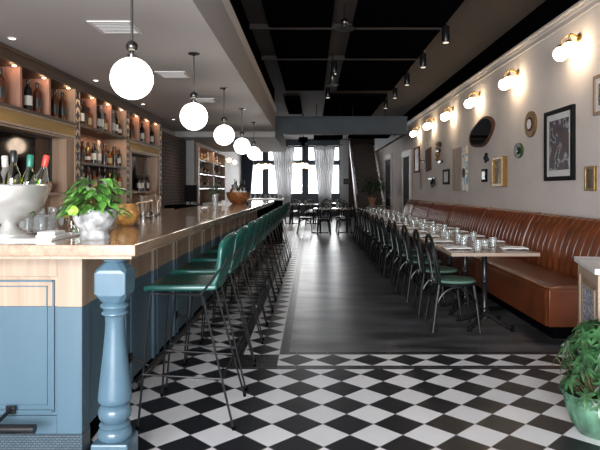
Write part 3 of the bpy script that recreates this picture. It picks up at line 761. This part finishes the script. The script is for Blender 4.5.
def niche(bay, j, ks, bn):
    a, b, _ = bays[bay]; w = (b-a)/3; n = len(ks)
    for i, k in enumerate(ks):
        bot(k, (FX-.085, a+w*j+.17+(w-.23)*(i+.5)/n, 2.155), '%s from the left in the %s top niche %s' % (ORD[i], ORD[j], bn), sc=1.15)
niche(0,0,[5],'above the near mirror'); niche(0,1,[0,5],'above the near mirror'); niche(0,2,[5,5],'above the near mirror')
niche(1,0,[0,5,1],'above the bottle bay'); niche(1,1,[0,2,1],'above the bottle bay'); niche(1,2,[2,0,3],'above the bottle bay')
niche(2,0,[5],'above the far mirror'); niche(2,1,[0],'above the far mirror'); niche(2,2,[0],'above the far mirror')
for k in range(4): bot([0,0,5,0][k], (FX-.10, 10.1+.16*k, 1.29), '%s from the left on the ledge before the far mirror' % ORD[k], sc=.98)
# glassware on worktop
wg = MB().lathe([(.034,0),(.033,.003),(.004,.006),(.004,.075),(.03,.10),(.036,.135),(.03,.175),(.029,.175),(.034,.135),(.028,.103),(.001,.082)], 16, cap=False).build('wine_glass', m_tumb, smooth=True)
tag(wg, '', 'glass', 'stemmed glasses on the back bar worktop')
for k in range(9):
    put(wg, (-2.86-.1*(k % 2), 5.75+.14*k, .95), '%s stemmed glass from the left on the worktop under the near mirror' % ORD[k])
for k in range(6):
    dup(me_t, (-1.66+.085*(k%2), 3.30+.11*(k//2), 1.075), '%s clear tumbler in the row behind the steel cup' % ORD[k], group='tumblers on the bar')

# small planter on ledge
def leaves(n, rad, hgt, L0, W0, centre, droop=.5, seed=1, up=.4):
    r = random.Random(seed); mb = MB()
    for _ in range(n):
        a = r.uniform(0, 2*PI); el = r.uniform(-.35, 1.3); q = r.uniform(.35, 1)
        base = Vector((math.cos(a)*math.cos(el)*rad*q, math.sin(a)*math.cos(el)*rad*q, math.sin(el)*hgt*q)) + Vector(centre)
        l = L0*r.uniform(.7,1.2); w = W0*r.uniform(.8,1.1); d = Vector((math.cos(a+r.uniform(-.6,.6)), math.sin(a+r.uniform(-.6,.6)), up*r.uniform(-.6,1)))
        d.normalize(); side = d.cross(Vector((0,0,1))).normalized(); nrm = side.cross(d); roll = r.uniform(-.5,.5); side = (side*math.cos(roll)+nrm*math.sin(roll))
        def f(u, v, base=base, d=d, side=side, l=l, w=w):
            ww = w*math.sin(PI*min(1, u**.7*.985+.015))*(1-.25*u)
            p = base + d*(l*u) + side*((v-.5)*2*ww*.5) + Vector((0,0,-droop*l*u*u - .12*ww*(1-abs(v-.5)*2) )); return p
        mb.grid(f, 5, 2)
    return mb
sp = thing('small_face_planter', (-2.99+.02, 6.72, 1.29), 'small terracotta face planter with succulents on the near mirror ledge', 'potted plant')
sp.location = (FX-.10, 6.55, 1.29)
MB().lathe([(.045,0),(.065,.02),(.075,.07),(.068,.12),(.06,.12),(.062,.07),(.001,.06)], 24, cap=False).build('pot', m_terra, sp, smooth=True)
MB().sphere((.072,-.02,.075),.012,10).sphere((.060,-.045,.075),.012,10).box(.068,.082,-.04,-.028,.05,.075).build('face_relief', m_goldf, sp)
leaves(60, .06, .04, .045, .018, (0,0,.115), seed=5).build('foliage', m_leafk, sp, smooth=True)

# ------------------------------------------------------------------ things on the near bar top
CT = 1.075
bd = tag(MB().box(-1.71,-1.27,2.78,3.2,CT,CT+.012).build('serving_board', m_marble, bevel=.003), 'white marble board under the silver bowl on the bar', 'board')
bw = thing('champagne_bowl', (-1.595, 3.0, CT+.012), 'large silver pedestal bowl holding wine bottles on the marble board', 'ice bucket')
MB().lathe([(.10,0),(.10,.008),(.085,.018),(.045,.04),(.035,.055),(.045,.065),(.085,.085),(.14,.12),(.175,.165),(.192,.215),(.197,.258),(.203,.262),(.199,.266),(.191,.258),(.182,.21),(.155,.16),(.10,.115),(.001,.10)], 48, cap=False).build('bowl', m_silverb, bw, smooth=True)
MB().lathe([(.14,.165),(.146,.18),(.05,.19),(.001,.19)], 24, cap=False).build('ice', m_tumb2, bw, smooth=True)
def wine(bm, cm, lm, loc, tilt, label, ell=1.0):
    t = thing('wine_bottle', loc, label, 'bottle', 'wine bottles in the silver bowl')
    t.rotation_euler = tilt
    MB().lathe([(.034,0),(.038,.006),(.038,.155),(.034,.185),(.022,.215),(.0145,.24),(.0145,.30)], 28).build('glass_body', bm, t, smooth=True)
    MB().lathe([(.0155,.245),(.0165,.25),(.0165,.303),(.012,.308)], 20).build('foil', cm, t, smooth=True)
    MB().lathe([(.0386,.06),(.0386,.13)], 24, cap=False).build('paper_label', lm, t, smooth=True)
    return t
bz = CT+.012+.135
wine(m_darkg, m_labelk, m_labelw, (-1.60,2.90,bz), (0,-.10,0), 'dark wine bottle at the left edge of the silver bowl')
wine(m_yell, m_labelk, m_labelw, (-1.545,2.94,bz+.0), (0,.02,0), 'golden wine bottle with black foil in the silver bowl')
wine(m_pale, m_foilw, m_labelw, (-1.64,3.07,bz-.02), (0,-.05,0), 'clear bottle with patterned white foil in the silver bowl')
wine(m_brightgr, m_foilg, m_labelw, (-1.49,2.98,bz-.02), (0,.06,0), 'bright green bottle with green foil in the silver bowl')
wine(m_tumb2, m_foilr, m_labelw, (-1.50,3.08,bz-.01), (0,.22,0), 'clear bottle with red wax top leaning at the right of the silver bowl')
# folded towels on the board, steel cup, jar
tw = thing('folded_towel', (-1.33,2.90,CT+.012), 'stack of folded white bar towels on the marble board', 'towel')
MB().box(-.045,.055,-.07,.07,0,.014).build('lower_fold', m_linen, tw, bevel=.006); MB().box(-.04,.05,-.065,.065,.014,.030).build('upper_fold', m_linen, tw, bevel=.007)
kn = MB()
for k in range(4): kn.tube([(-.02+.012*k,-.05,.006),(-.025+.014*k,.05,.010)], .004, 6)
o = kn.build('cocktail_picks', m_pewter); o.location = (-1.42,2.92,CT+.015); tag(o, 'small bundle of metal picks beside the towels on the board', 'cocktail picks')
c2 = thing('steel_cup', (-1.435,3.28,CT), 'small polished steel cup left of the stone planter', 'cup')
MB().lathe([(.027,0),(.030,.004),(.031,.085),(.034,.09),(.030,.086),(.026,.006),(.001,.006)], 24, cap=False).build('body', m_silver, c2, smooth=True)
MB().tube([(.03,0,.075),(.05,0,.07),(.052,0,.035),(.03,0,.02)], .003, 6).build('handle', m_silver, c2)
jr = thing('garnish_jar', (-1.585,3.66,CT), 'small glass jar of orange garnish behind the steel cup', 'jar')
MB().lathe([(.028,0),(.03,.07),(.028,.07),(.026,.005),(.001,.005)], 16, cap=False).build('glass_jar', m_tumb, jr, smooth=True)
MB().lathe([(.024,.006),(.025,.085),(.012,.095)], 16).build('garnish', m_bread, jr, smooth=True)
jl = tag(MB().lathe([(.03,0),(.032,.05),(.03,.05),(.028,.005),(.001,.005)], 16, cap=False).build('tea_light_glass', m_tumb2, smooth=True), 'low green tinted glass tucked behind the stone planter', 'glass'); jl.location = (-1.315,3.20,CT)
# stone planter
pl = thing('stone_planter', (-1.105, 2.90, CT), 'white cracked stone urn of bright trailing pothos on the bar', 'potted plant')
MB().lathe([(.068,0),(.072,.01),(.066,.03),(.066,.045),(.09,.07),(.106,.11),(.110,.15),(.103,.155),(.093,.15),(.085,.12),(.001,.12)], 40, fn=lambda a, z: 1+.03*math.sin(9*a+z*40)+.02*math.sin(5*a-z*60)).build('urn', m_conc2, pl, smooth=True)
leaves(190, .135, .15, .075, .042, (0,0,.175), droop=.55, seed=11).build('foliage', m_leaf, pl, smooth=True)
def rl(u, v): return (-.06+.028*math.cos(2*PI*v)*u, -.115-.01*u, .150+.024*math.sin(2*PI*v)*u)
o = MB().grid(rl, 2, 16).build('round_leaf', m_lime, pl, smooth=True); o['label'] = 'round lime green leaf hanging over the rim'
mb = MB()
for k in range(14):
    a = k*.45; mb.tube([(0,0,.12),(.05*math.cos(a),.05*math.sin(a),.18),(.11*math.cos(a),.11*math.sin(a),.17)], .002, 5)
mb.build('stems', m_stem, pl)
# gourd bowl, shakers
gd = thing('gourd_bowl', (-1.295, 3.95, CT), 'mottled orange gourd bowl behind the stone planter on the bar', 'bowl')
MB().lathe([(.03,0),(.055,.008),(.09,.045),(.10,.09),(.088,.135),(.078,.152),(.07,.148),(.082,.12),(.09,.09),(.075,.045),(.001,.02)], 36, cap=False).build('shell', m_gourd, gd, smooth=True)
MB().tube([(.02,0,.06),(.09,-.01,.158),(.2,-.02,.175)], .005, 6).sphere((.012,0,.05),.02,10).build('ladle', m_oakd, gd)
def shaker(loc, label, h=.17, r=.042, nm='cocktail_shaker'):
    t = thing(nm, loc, label, 'cocktail shaker', 'steel cocktail shakers on the bar')
    MB().lathe([(r*.78,0),(r*.8,.004),(r,h),(r*1.04,h+.003),(r*.95,h),(r*.7,.01),(.001,.01)], 28, cap=False).build('tin', m_silver, t, smooth=True)
    MB().lathe([(r*.8,.0),(r*.83,.0),(r*.86,.02)], 28, cap=False).build('base_band', m_pewter, t)
    return t
shaker((-1.535,5.20,CT), 'steel cocktail tin nearest the gourd bowl', .19)
shaker((-1.46,5.26,CT), 'middle steel cocktail tin holding a white cloth', .15)
shaker((-1.52,5.60,CT), 'slim steel cocktail tin right of the others', .185, .034)
rj = thing('coffee_decanter', (-1.43,5.0,CT), 'small glass decanter of dark red liquid before the cocktail tins', 'decanter')
MB().lathe([(.03,0),(.042,.015),(.04,.035),(.02,.06),(.018,.075),(.016,.075),(.001,.074)], 20, cap=False).build('glass_body', m_tumb2, rj, smooth=True)
MB().lathe([(.026,.004),(.037,.015),(.036,.03),(.001,.031)], 20).build('liquid', m_redl, rj, smooth=True)
# far bar items
vs = thing('flower_vase', (-1.43, 8.4, CT), 'clear vase with green sprigs far along the bar', 'vase')
MB().lathe([(.035,0),(.04,.01),(.045,.18),(.043,.18),(.037,.01),(.001,.01)], 18, cap=False).build('glass_body', m_tumb, vs, smooth=True)
leaves(50, .07, .12, .10, .03, (0,0,.2), seed=3, up=1.2, droop=.3).build('foliage', m_leafd, vs, smooth=True)
cd = thing('white_candle', (-1.36, 8.8, CT), 'white cup candle just right of the vase on the bar', 'candle')
MB().lathe([(.03,0),(.035,.08),(.03,.08),(.001,.07)], 16, cap=False).build('cup', m_linen, cd, smooth=True); MB().cyl((0,0,.065),(0,0,.1),.002,5).build('wick', m_blackp, cd)
cb = thing('copper_bowl', (-1.265, 9.8, CT), 'wide hammered copper bowl of bottles far along the bar', 'ice bucket')
MB().lathe([(.10,0),(.12,.01),(.18,.08),(.205,.17),(.21,.20),(.20,.20),(.19,.16),(.16,.08),(.001,.03)], 40, cap=False).build('bowl', m_copper, cb, smooth=True)
for k in range(6):
    a = k*1.05; bot([0,4,0,1,2,0][k], (-1.265+.10*math.cos(a), 9.8+.10*math.sin(a), CT+.06), 'standing in the far copper bowl on its %s' % ['right side','right rear side','left rear side','left side','left front side','right front side'][k], sc=1.1, group='bottles in the copper bowl')

# ------------------------------------------------------------------ behind / beyond the bar
pos = thing('register_screen', (-2.9+.06, 12.6, 0), 'black register screen on a low black cabinet by the brick wall', 'register')
MB().box(-.35,.35,-.3,.3,0,.98).build('cabinet', m_blackp, pos, bevel=.005)
MB().box(.05,.32,-.14,-.11,1.05,1.42).build('screen', m_scr, pos, bevel=.005); MB().box(.15,.2,-.11,-.02,.98,1.3).box(.08,.28,-.12,.05,.98,.995).build('stand', m_iron, pos)
ss = thing('service_counter', (-1.15,14.0,0), 'dark service counter with glassware beyond the end of the bar', 'counter')
MB().box(-.45,.45,-.3,.3,1.06,1.10).build('counter_top', m_marble, ss, bevel=.004); MB().box(-.42,.42,-.26,.26,0,1.06).build('cabinet', m_blackp, ss)
for k in range(7): dup(me_t, (-1.5+.12*k, 13.85+.1*(k%2), 1.10), '%s glass from the left on the far service counter' % ORD[k], group='glasses on the service counter')
gs = thing('glass_shelving', (-3.2,15.6,0), 'tall lit wooden shelving with glass shelves beyond the brick wall', 'shelving')
def Lg(mb): return L(mb, gs)
Lg(MB().box(LW+.001,-3.33+.03,15.15,20,.0,2.58)).build('back_panel', m_rose, gs)
Lg(MB().box(LW+.03,-3.02,15.15,15.35,0,2.58).box(LW+.03,-3.02,17.5,17.6,0,2.58).box(LW+.03,-3.02,19.8,20,0,2.58).box(LW+.03,-3.02,15.35,19.8,2.48,2.58)).build('frame', m_oakd, gs)
for z in (1.35,1.75,2.12): Lg(MB().box(LW+.03,-3.03,15.35,19.8,z-.02,z)).build('shelf', m_pale, gs)
Lg(MB().box(LW+.03,-2.95,15.35,19.8,0,.95)).build('base_cabinet', m_oakh, gs)
for z, nm in ((1.35,'low'),(1.75,'middle'),(2.12,'high')):
    for k in range(8): bot([2,1,3,2,0,1,2,3][(k+int(z*4)) % 8], (-3.13, 15.6+.5*k + (.15 if k > 3 else 0), z), '%s from the left on the %s glass shelf past the brick wall' % (ORD[k], nm), group='bottles on the far shelving')
lamp('shelving_glow','AREA',(-2.98,17.5,2.46),12,(1,.75,.52),size=4,size_y=.1,shape='RECTANGLE',rot=(0,0,PI/2))
# left wall globe sconces
gsn = thing('globe_sconce', (0,0,0), '', 'wall lamp', 'warm globe sconces on the left wall')
MB().sphere((.12,0,0), .09, 20).build('globe', m_gsm, gsn, smooth=True)
MB().cyl((0,0,.02),(.06,0,.0),.012).box(0,.02,-.04,.04,-.04,.06).build('wall_bracket', m_brass, gsn)
for i, (y, z) in enumerate([(20.7,2.45),(22.2,2.45),(23.8,2.45)]):
    lab = '%s warm globe sconce from the camera on the far left wall' % ORD[i]
    if i == 0: gsn.location = (LW+.002,y,z); gsn['label'] = lab
    else: dup(gsn, (LW+.002,y,z), lab)
# chandeliers
cdl = thing('globe_chandelier', (0,0,0), '', 'chandelier', 'globe chandeliers in the far dining area')
MB().cyl((0,0,0),(0,0,CE-2.30),.012,8).lathe([(.09,CE-2.30),(.09,CE-2.37),(.02,CE-2.40)],16).build('stem', m_iron, cdl)
for k in range(4):
    a = k*PI/2+.35; x, y = .22*math.cos(a), .22*math.sin(a)
    MB().tube([(0,0,0),(x*.6,y*.6,.03),(x,y,-.03)], .008, 6).build('arm', m_iron, cdl)
    MB().sphere((x,y,-.12), .10, 18).build('globe', m_gsm, cdl, smooth=True)
cdl.location = (-.42,20.8,2.30); cdl['label'] = 'globe chandelier in front of the middle far window'
dup(cdl, (-1.8,21.5,2.30), 'globe chandelier at the left above the end of the bar')
# ceiling units
for i, (x, y, w, dd, zt, lab) in enumerate([(.45,16.0,.8,.5,2.95,'black air conditioning unit hanging beyond the blue beam at centre'),(1.55,15.5,1.1,.6,2.95,'wide black air conditioning unit beyond the right of the blue beam')]):
    t = thing('ceiling_unit', (x,y,zt), lab, 'air conditioner')
    MB().box(-w/2,w/2,-dd/2,dd/2,-.22,0).build('casing', m_blackp, t, bevel=.02)
    for s in (-1,1): MB().cyl((s*w*.4,0,0),(s*w*.4,0,CE-zt),.01,6).build('hanger_rod', m_iron, t)
t = thing('track_projector', (-.28,18,CE), 'black fixture hanging at centre before the far windows', 'ceiling fixture')
MB().cyl((0,0,-.75),(0,0,0),.02,8).build('stem', m_iron, t); MB().box(-.14,.14,-.12,.12,-.9,-.75).box(-.06,.06,-.05,.05,-1.02,-.9).build('housing', m_blackp, t, bevel=.01)
# curtains
def curtain(x0t, x1t, x0b, x1b, label, m, y=27.2, zt=3.36):
    n = 9
    def f(u, v):
        w = v**.8; a = x0t*(1-w)+x0b*w; b = x1t*(1-w)+x1b*w
        return (a+(b-a)*u, y+.05*math.sin(u*n*2*PI)*(1-.3*v), zt*(1-v)+.02*v)
    o = MB().grid(f, 108, 14).build('curtain', m, smooth=True, solid=.006); tag(o, label, 'curtain', 'floor length curtains at the far windows')
curtain(X_(272),X_(295),X_(280),X_(290),'pale grey curtain left of the middle far window',m_curt)
curtain(X_(313),X_(335),X_(320),X_(330),'pale grey curtain right of the middle far window',m_curt)
curtain(X_(241),X_(256),X_(240),X_(250),'shadow-darkened slate grey curtain at the far left corner',m_curtd)
struct('trim_5', MB().cyl((X_(240),27.2,3.42),(X_(342),27.2,3.42),.02), m_iron)
# picture by stairs
t = thing('framed_picture', (X_(346.5,27.4), 27.478, Z_(181.5)), 'tiny dark framed picture on the pale wall left of the stairs', 'picture')
MB().box(-.14,.14,-.03,0,-.13,.13).build('frame', m_blackf, t); MB().box(-.10,.10,-.034,-.03,-.09,.09).build('print', m_art2, t)
# staircase
sr = thing('staircase', (2.35,22.0,0), 'dark wooden staircase with pale stringer in the far right corner', 'staircase')
ns = 18
for k in range(ns):
    z = (k+1)*.19; y = 22.2+k*.27
    if z < CE-.2: L(MB().box(1.82, 2.88, y, y+.30, z-.03, z).box(1.82,2.88,y+.02,y+.04,z-.19,z-.03), sr).build('step', m_tread, sr)
L(MB().prism([(21.95,0),(22.3,0),(27.1,3.35),(27.1,3.62),(26.9,3.62),(21.95,.22)], 1.76, 1.82, 'X'), sr).build('stringer', m_trimw, sr)
for k in range(9): L(MB().cyl((1.79,22.3+k*.5,.45+k*.34),(1.79,22.3+k*.5,min(CE-.1,1.25+k*.345)),.012,6), sr).build('baluster', m_iron, sr)
struct('wall_back', MB().box(1.76, RW, 27.2, 27.46, 0, CE), m_brickx)
# far plants
pf_ = thing('potted_plant', (2.15,20.4,0), 'dark leafy plant in an orange pot on a stand before the stairs', 'potted plant')
MB().cyl((0,0,0),(0,0,.75),.03,8).lathe([(.16,.0),(.16,.02),(.03,.04)],18).lathe([(.03,.72),(.15,.74),(.15,.76)],18).build('stand', m_oakd, pf_)
MB().lathe([(.09,.76),(.14,1.0),(.15,1.02),(.12,1.0),(.001,.98)], 20, cap=False).build('pot', m_terra, pf_, smooth=True)
leaves(110, .38, .5, .24, .10, (.05,0,1.35), seed=8, up=.8).build('foliage', m_leafk, pf_, smooth=True)
MB().tube([(0,0,.98),(.03,0,1.2),(.05,0,1.6)], .015, 6).build('stem', m_stem, pf_)

# ------------------------------------------------------------------ wall art, on the right wall
def wy(px, X=RW): return X*570/(px-312)
def wz(py, d): return H+(189-py)*d/570
def frame(y0, y1, z0, z1, fw, dep, fm, mat_, art, label, matw=.0, name='framed_picture', cat='picture', group=None):
    yc, zc = (y0+y1)/2, (z0+z1)/2; a, b = (y1-y0)/2, (z1-z0)/2
    t = thing(name, (RW-.0005, yc, zc), label, cat, group)
    MB().box(-dep,0,-a,-a+fw,-b,b).box(-dep,0,a-fw,a,-b,b).box(-dep,0,-a+fw,a-fw,-b,-b+fw).box(-dep,0,-a+fw,a-fw,b-fw,b).build('frame', fm, t, bevel=.004)
    if mat_: MB().box(-dep*.5,0,-a+fw,a-fw,-b+fw,b-fw).build('mat_board', mat_, t)
    q = fw+matw; MB().box(-dep*.5-.003,-dep*.5+.0,-a+q,a-q,-b+q,b-q).build('print', art, t)
    if not mat_: MB().box(-dep*.5,0,-a+fw,a-fw,-b+fw,b-fw).build('backing', fm, t)
    return t
frame(6.37,7.15,1.43,2.28,.05,.045,m_blackf,m_paper,m_art1,'large black framed photo print with white mat on the right wall',.075)
frame(5.90,6.12,1.31,1.57,.03,.03,m_goldf,None,m_art2,'small gilt framed picture low at the far right end of the wall')
frame(5.35,5.93,2.09,2.50,.035,.03,m_oakd,m_paper,m_art4,'wood framed picture high at the right edge, cut by the frame',.06)
frame(8.60,9.10,1.37,1.83,.045,.08,m_goldf,None,m_art4,'deep gilt shadow box picture lit beside the round green ornament')
frame(12.2,12.75,1.43,1.76,.05,.03,m_blackf,m_paper,m_paper,'small black framed white picture left of the plank painting',.02)
frame(15.55,16.3,1.79,2.50,.05,.04,m_brownf,None,m_art2,'tall dark framed picture nearest the black door')
# medallion
def disc(y, z, ry, rz_, dep, m, name, label, cat, rings):
    t = thing(name, (RW-.0005, y, z), label, cat)
    for (nm, k, d0, d1, mm) in rings:
        n = 32; poly = [(ry*k*math.cos(2*PI*i/n), rz_*k*math.sin(2*PI*i/n)) for i in range(n)]
        MB().prism(poly, -d1, -d0, 'X').build(nm, mm, t, smooth=True, bevel=.004)
    return t
disc(7.65,2.20,.19,.175,.03,None,'round_medallion','round gilt medallion with pale centre high on the wall','wall ornament',[('rim',1,0,.03,m_goldf),('face',.55,.03,.036,m_brownf),('portrait',.38,.036,.042,m_linen)])
disc(8.10,1.875,.16,.11,.03,None,'round_ornament','small dark green round ornament left of the large black frame','wall ornament',[('rim',1,0,.03,m_leafk),('boss',.45,.03,.05,m_iron)])
# irregular mirror
t = thing('slab_mirror', (RW-.0005,9.88,2.30), 'irregular oval mirror with brown wood rim below the sconces', 'mirror')
def blob(k, n=40):
    return [(.68*k*math.cos(a)*(1+.06*math.cos(2*a+.6)+.03*math.sin(3*a)), .245*k*math.sin(a)*(1+.07*math.cos(3*a))-.05*k*math.cos(a)) for a in [2*PI*i/n for i in range(n)]]
MB().prism(blob(1), -.035, 0, 'X').build('rim', m_brownf, t, smooth=True, bevel=.006); MB().prism(blob(.86), -.038, -.035, 'X').build('mirror_glass', m_mirrord, t)
# plank painting
t = thing('plank_painting', (RW-.0005,11.2,1.72), 'tall pale plank painting with a bright collage strip', 'painting')
MB().box(-.04,0,-.12,.6,-.43,.43).build('plank', m_plank, t, bevel=.004); MB().box(-.042,0,-.42,-.12,-.43,.43).build('collage_strip', m_art3, t)
disc2 = MB().prism([(-.27+.09*math.cos(2*PI*i/20), -.08+.09*math.sin(2*PI*i/20)) for i in range(20)], -.05, -.042, 'X').build('blue_disc', m_navy, t)
# small dark plaque and hook ornament
t = thing('dark_plaque', (RW-.0005,9.70,1.56), 'small black rectangular plaque left of the gilt shadow box', 'wall plaque')
MB().box(-.03,0,-.13,.13,-.11,.11).build('plaque', m_blackf, t, bevel=.005); MB().box(-.036,-.03,-.09,.09,-.07,.07).build('relief', m_iron, t, bevel=.003)
t = thing('figure_ornament', (RW-.0005,9.55,1.85), 'small black sculpted figure above the black plaque', 'wall ornament')
MB().sphere((-.03,0,.06),.03,12).sphere((-.03,.02,-.0),.045,12).sphere((-.03,-.05,-.03),.035,12).tube([(-.03,.05,-.02),(-.03,.09,-.05),(-.03,.03,-.07)],.015,6).build('figure', m_iron, t, smooth=True)
# brown plaque, thin strip, bracket, stacked letters ornament
t = thing('brown_plaque', (RW-.0005,14.35,2.07), 'tall narrow reddish brown wooden plaque between two dark pieces', 'wall plaque')
MB().prism([(-.25,-.26),(.25,-.30),(.30,.25),(-.28,.30)], -.04, 0, 'X').build('board', m_brownf, t, bevel=.005); MB().box(-.046,-.04,-.18,.18,-.2,.2).build('relief', m_brownf, t)
t = thing('thin_wood_strip', (RW-.0005,15.35,1.60), 'thin vertical wood strip below the tall dark picture', 'wall ornament')
MB().box(-.03,0,-.09,.09,-.28,.28).build('strip', m_plank, t, bevel=.004); MB().box(-.035,-.03,-.02,.02,-.25,.25).build('groove', m_brownf, t)
t = thing('iron_bracket', (RW-.0005,13.9,1.50), 'black iron bracket ornament below the brown plaque', 'wall ornament')
MB().box(-.03,0,-.35,.45,.07,.10).build('bar', m_iron, t); MB().tube([(-.03,-.1,.08),(-.04,-.28,.05),(-.04,-.30,-.06),(-.04,-.1,-.11),(-.04,.0,-.02),(-.03,-.1,.03)], .03, 8).build('curl', m_iron, t, smooth=True)
t = thing('stacked_ornament', (RW-.0005,13.15,2.18), 'black and gold stacked figure ornament above the small white picture', 'wall ornament')
MB().box(-.05,0,-.18,.02,.12,.22).box(-.05,0,-.1,.18,.0,.07).box(-.05,0,-.3,.0,-.26,-.2).build('dark_pieces', m_iron, t, bevel=.008)
MB().sphere((-.04,.0,.19),.06,12).sphere((-.04,.05,.09),.05,12).sphere((-.04,.02,-.05),.06,12).sphere((-.04,.08,-.16),.05,12).build('gold_pieces', m_goldf, t, smooth=True)
t = thing('tiny_sconce', (RW-.0005,15.0,2.07), 'tiny black wall hook right of the tall dark picture', 'wall hook')
MB().box(-.02,0,-.04,.04,-.05,.05).build('plate', m_iron, t); MB().tube([(-.02,0,0),(-.1,-.05,.0),(-.12,-.08,.06)], .012, 6).build('hook', m_iron, t)

# ------------------------------------------------------------------ marble topped station and big plant
hs = thing('host_station', (1.722,3.435,0), 'wooden station with white marble top at the right edge', 'cabinet', rz=-math.radians(15))
MB().box(-.02,.75,-.02,.66,.815,.85).build('marble_top', m_marble, hs, bevel=.003)
MB().box(.012,.73,.012,.63,0,.815).build('cabinet_body', m_oakd, hs)
MB().box(0,.012,.0,.05,0,.812).box(0,.012,.57,.62,0,.812).box(0,.012,.05,.57,.74,.812).box(0,.012,.05,.57,0,.10).box(-.0,.05,-.004,.012,0,.812).box(.68,.73,-.004,.012,0,.812).box(.05,.68,-.004,.012,.74,.812).build('face_frame', m_oak, hs, bevel=.002)
MB().box(.002,.011,.13,.46,.30,.68).build('tile_panel', m_tileb, hs)
MB().box(.0,.011,.11,.13,.28,.70).box(.0,.011,.46,.48,.28,.70).box(.0,.011,.13,.46,.68,.70).box(.0,.011,.13,.46,.28,.30).build('panel_molding', m_oak, hs)
bp = thing('umbrella_plant', (1.58,3.12,0), 'bushy green umbrella plant in a green glazed pot at the right edge', 'potted plant')
def scal(a, z): return 1 + (.018*math.cos(26*a) if z > .17 else .006*math.cos(26*a))
MB().lathe([(.12,0),(.125,.01),(.15,.05),(.178,.12),(.186,.165),(.180,.175),(.188,.185),(.20,.215),(.208,.222),(.200,.226),(.185,.21),(.175,.19),(.001,.19)], 104, fn=scal, cap=False).build('pot', m_glaze, bp, smooth=True)
MB().lathe([(.172,.19),(.17,.2),(.001,.205)], 24).build('soil', m_soil, bp)
r = random.Random(21); mb = MB(); sm = MB()
heads = []
for k in range(125):
    a = r.uniform(0, 2*PI); q = r.uniform(.1,1)**.6; z = r.uniform(.22,.60)
    rad = .215*math.sin(min(1,(.68-z)/.26)*PI/2)*q + .01
    heads.append(Vector((rad*math.cos(a)-.01, rad*math.sin(a), z)))
for h in heads:
    sm.tube([(h.x*.25,h.y*.25,.19),(h.x*.6,h.y*.6,h.z*.7),tuple(h)], .0025, 5)
    out = Vector((h.x,h.y,.12)).normalized(); rot = out.to_track_quat('Z','Y').to_matrix()
    nl = r.randint(6,8); l0 = r.uniform(.055,.08); a0 = r.uniform(0,1)
    for j in range(nl):
        a = a0+2*PI*j/nl; d = rot @ Vector((math.cos(a), math.sin(a), .25)); side = rot @ Vector((-math.sin(a), math.cos(a), 0)); nn = rot @ Vector((0,0,1))
        def f(u, v, d=d, side=side, nn=nn, h=h, l0=l0):
            w = .0115*math.sin(PI*min(1, max(.03,u)**.8)) if u < .99 else .001
            return h + d*l0*u + side*(v-.5)*2*w - nn*(.3*l0*u*u) + Vector((0,0,-.22*l0*u*u)) - nn*.15*w*(1-abs(v-.5)*2)
        mb.grid(f, 5, 2)
mb.build('foliage', m_leafd, bp, smooth=True); sm.build('stems', m_stem, bp)

# ------------------------------------------------------------------ light
w = bpy.data.worlds.new('sky'); bpy.context.scene.world = w; w.use_nodes = True
w.node_tree.nodes['Background'].inputs[0].default_value = (.90,.95,1,1); w.node_tree.nodes['Background'].inputs[1].default_value = 3.0
lamp('storefront_daylight', 'AREA', (-1.3, Y0-.25, 1.8), 900, (.93,.96,1), rot=(PI/2,0,0), shape='RECTANGLE', size=3.8, size_y=2.6)
lamp('far_window_daylight', 'AREA', (-.7, 27.75, 2.2), 500, (.97,.98,1), rot=(-PI/2,0,0), shape='RECTANGLE', size=4.4, size_y=2.2)

# ------------------------------------------------------------------ camera
cam = bpy.data.cameras.new('camera'); co = bpy.data.objects.new('camera', cam); COL.objects.link(co)
co.location = (0,0,H); co.rotation_euler = (PI/2,0,0); cam.sensor_width = 36; cam.lens = 570/600*36; cam.shift_x = -.02; cam.shift_y = -.06; cam.clip_end = 200
sc_ = bpy.context.scene; sc_.camera = co
sc_.view_settings.view_transform = 'Standard'; sc_.view_settings.look = 'None'; sc_.view_settings.gamma = 1; sc_.view_settings.exposure = 0.0
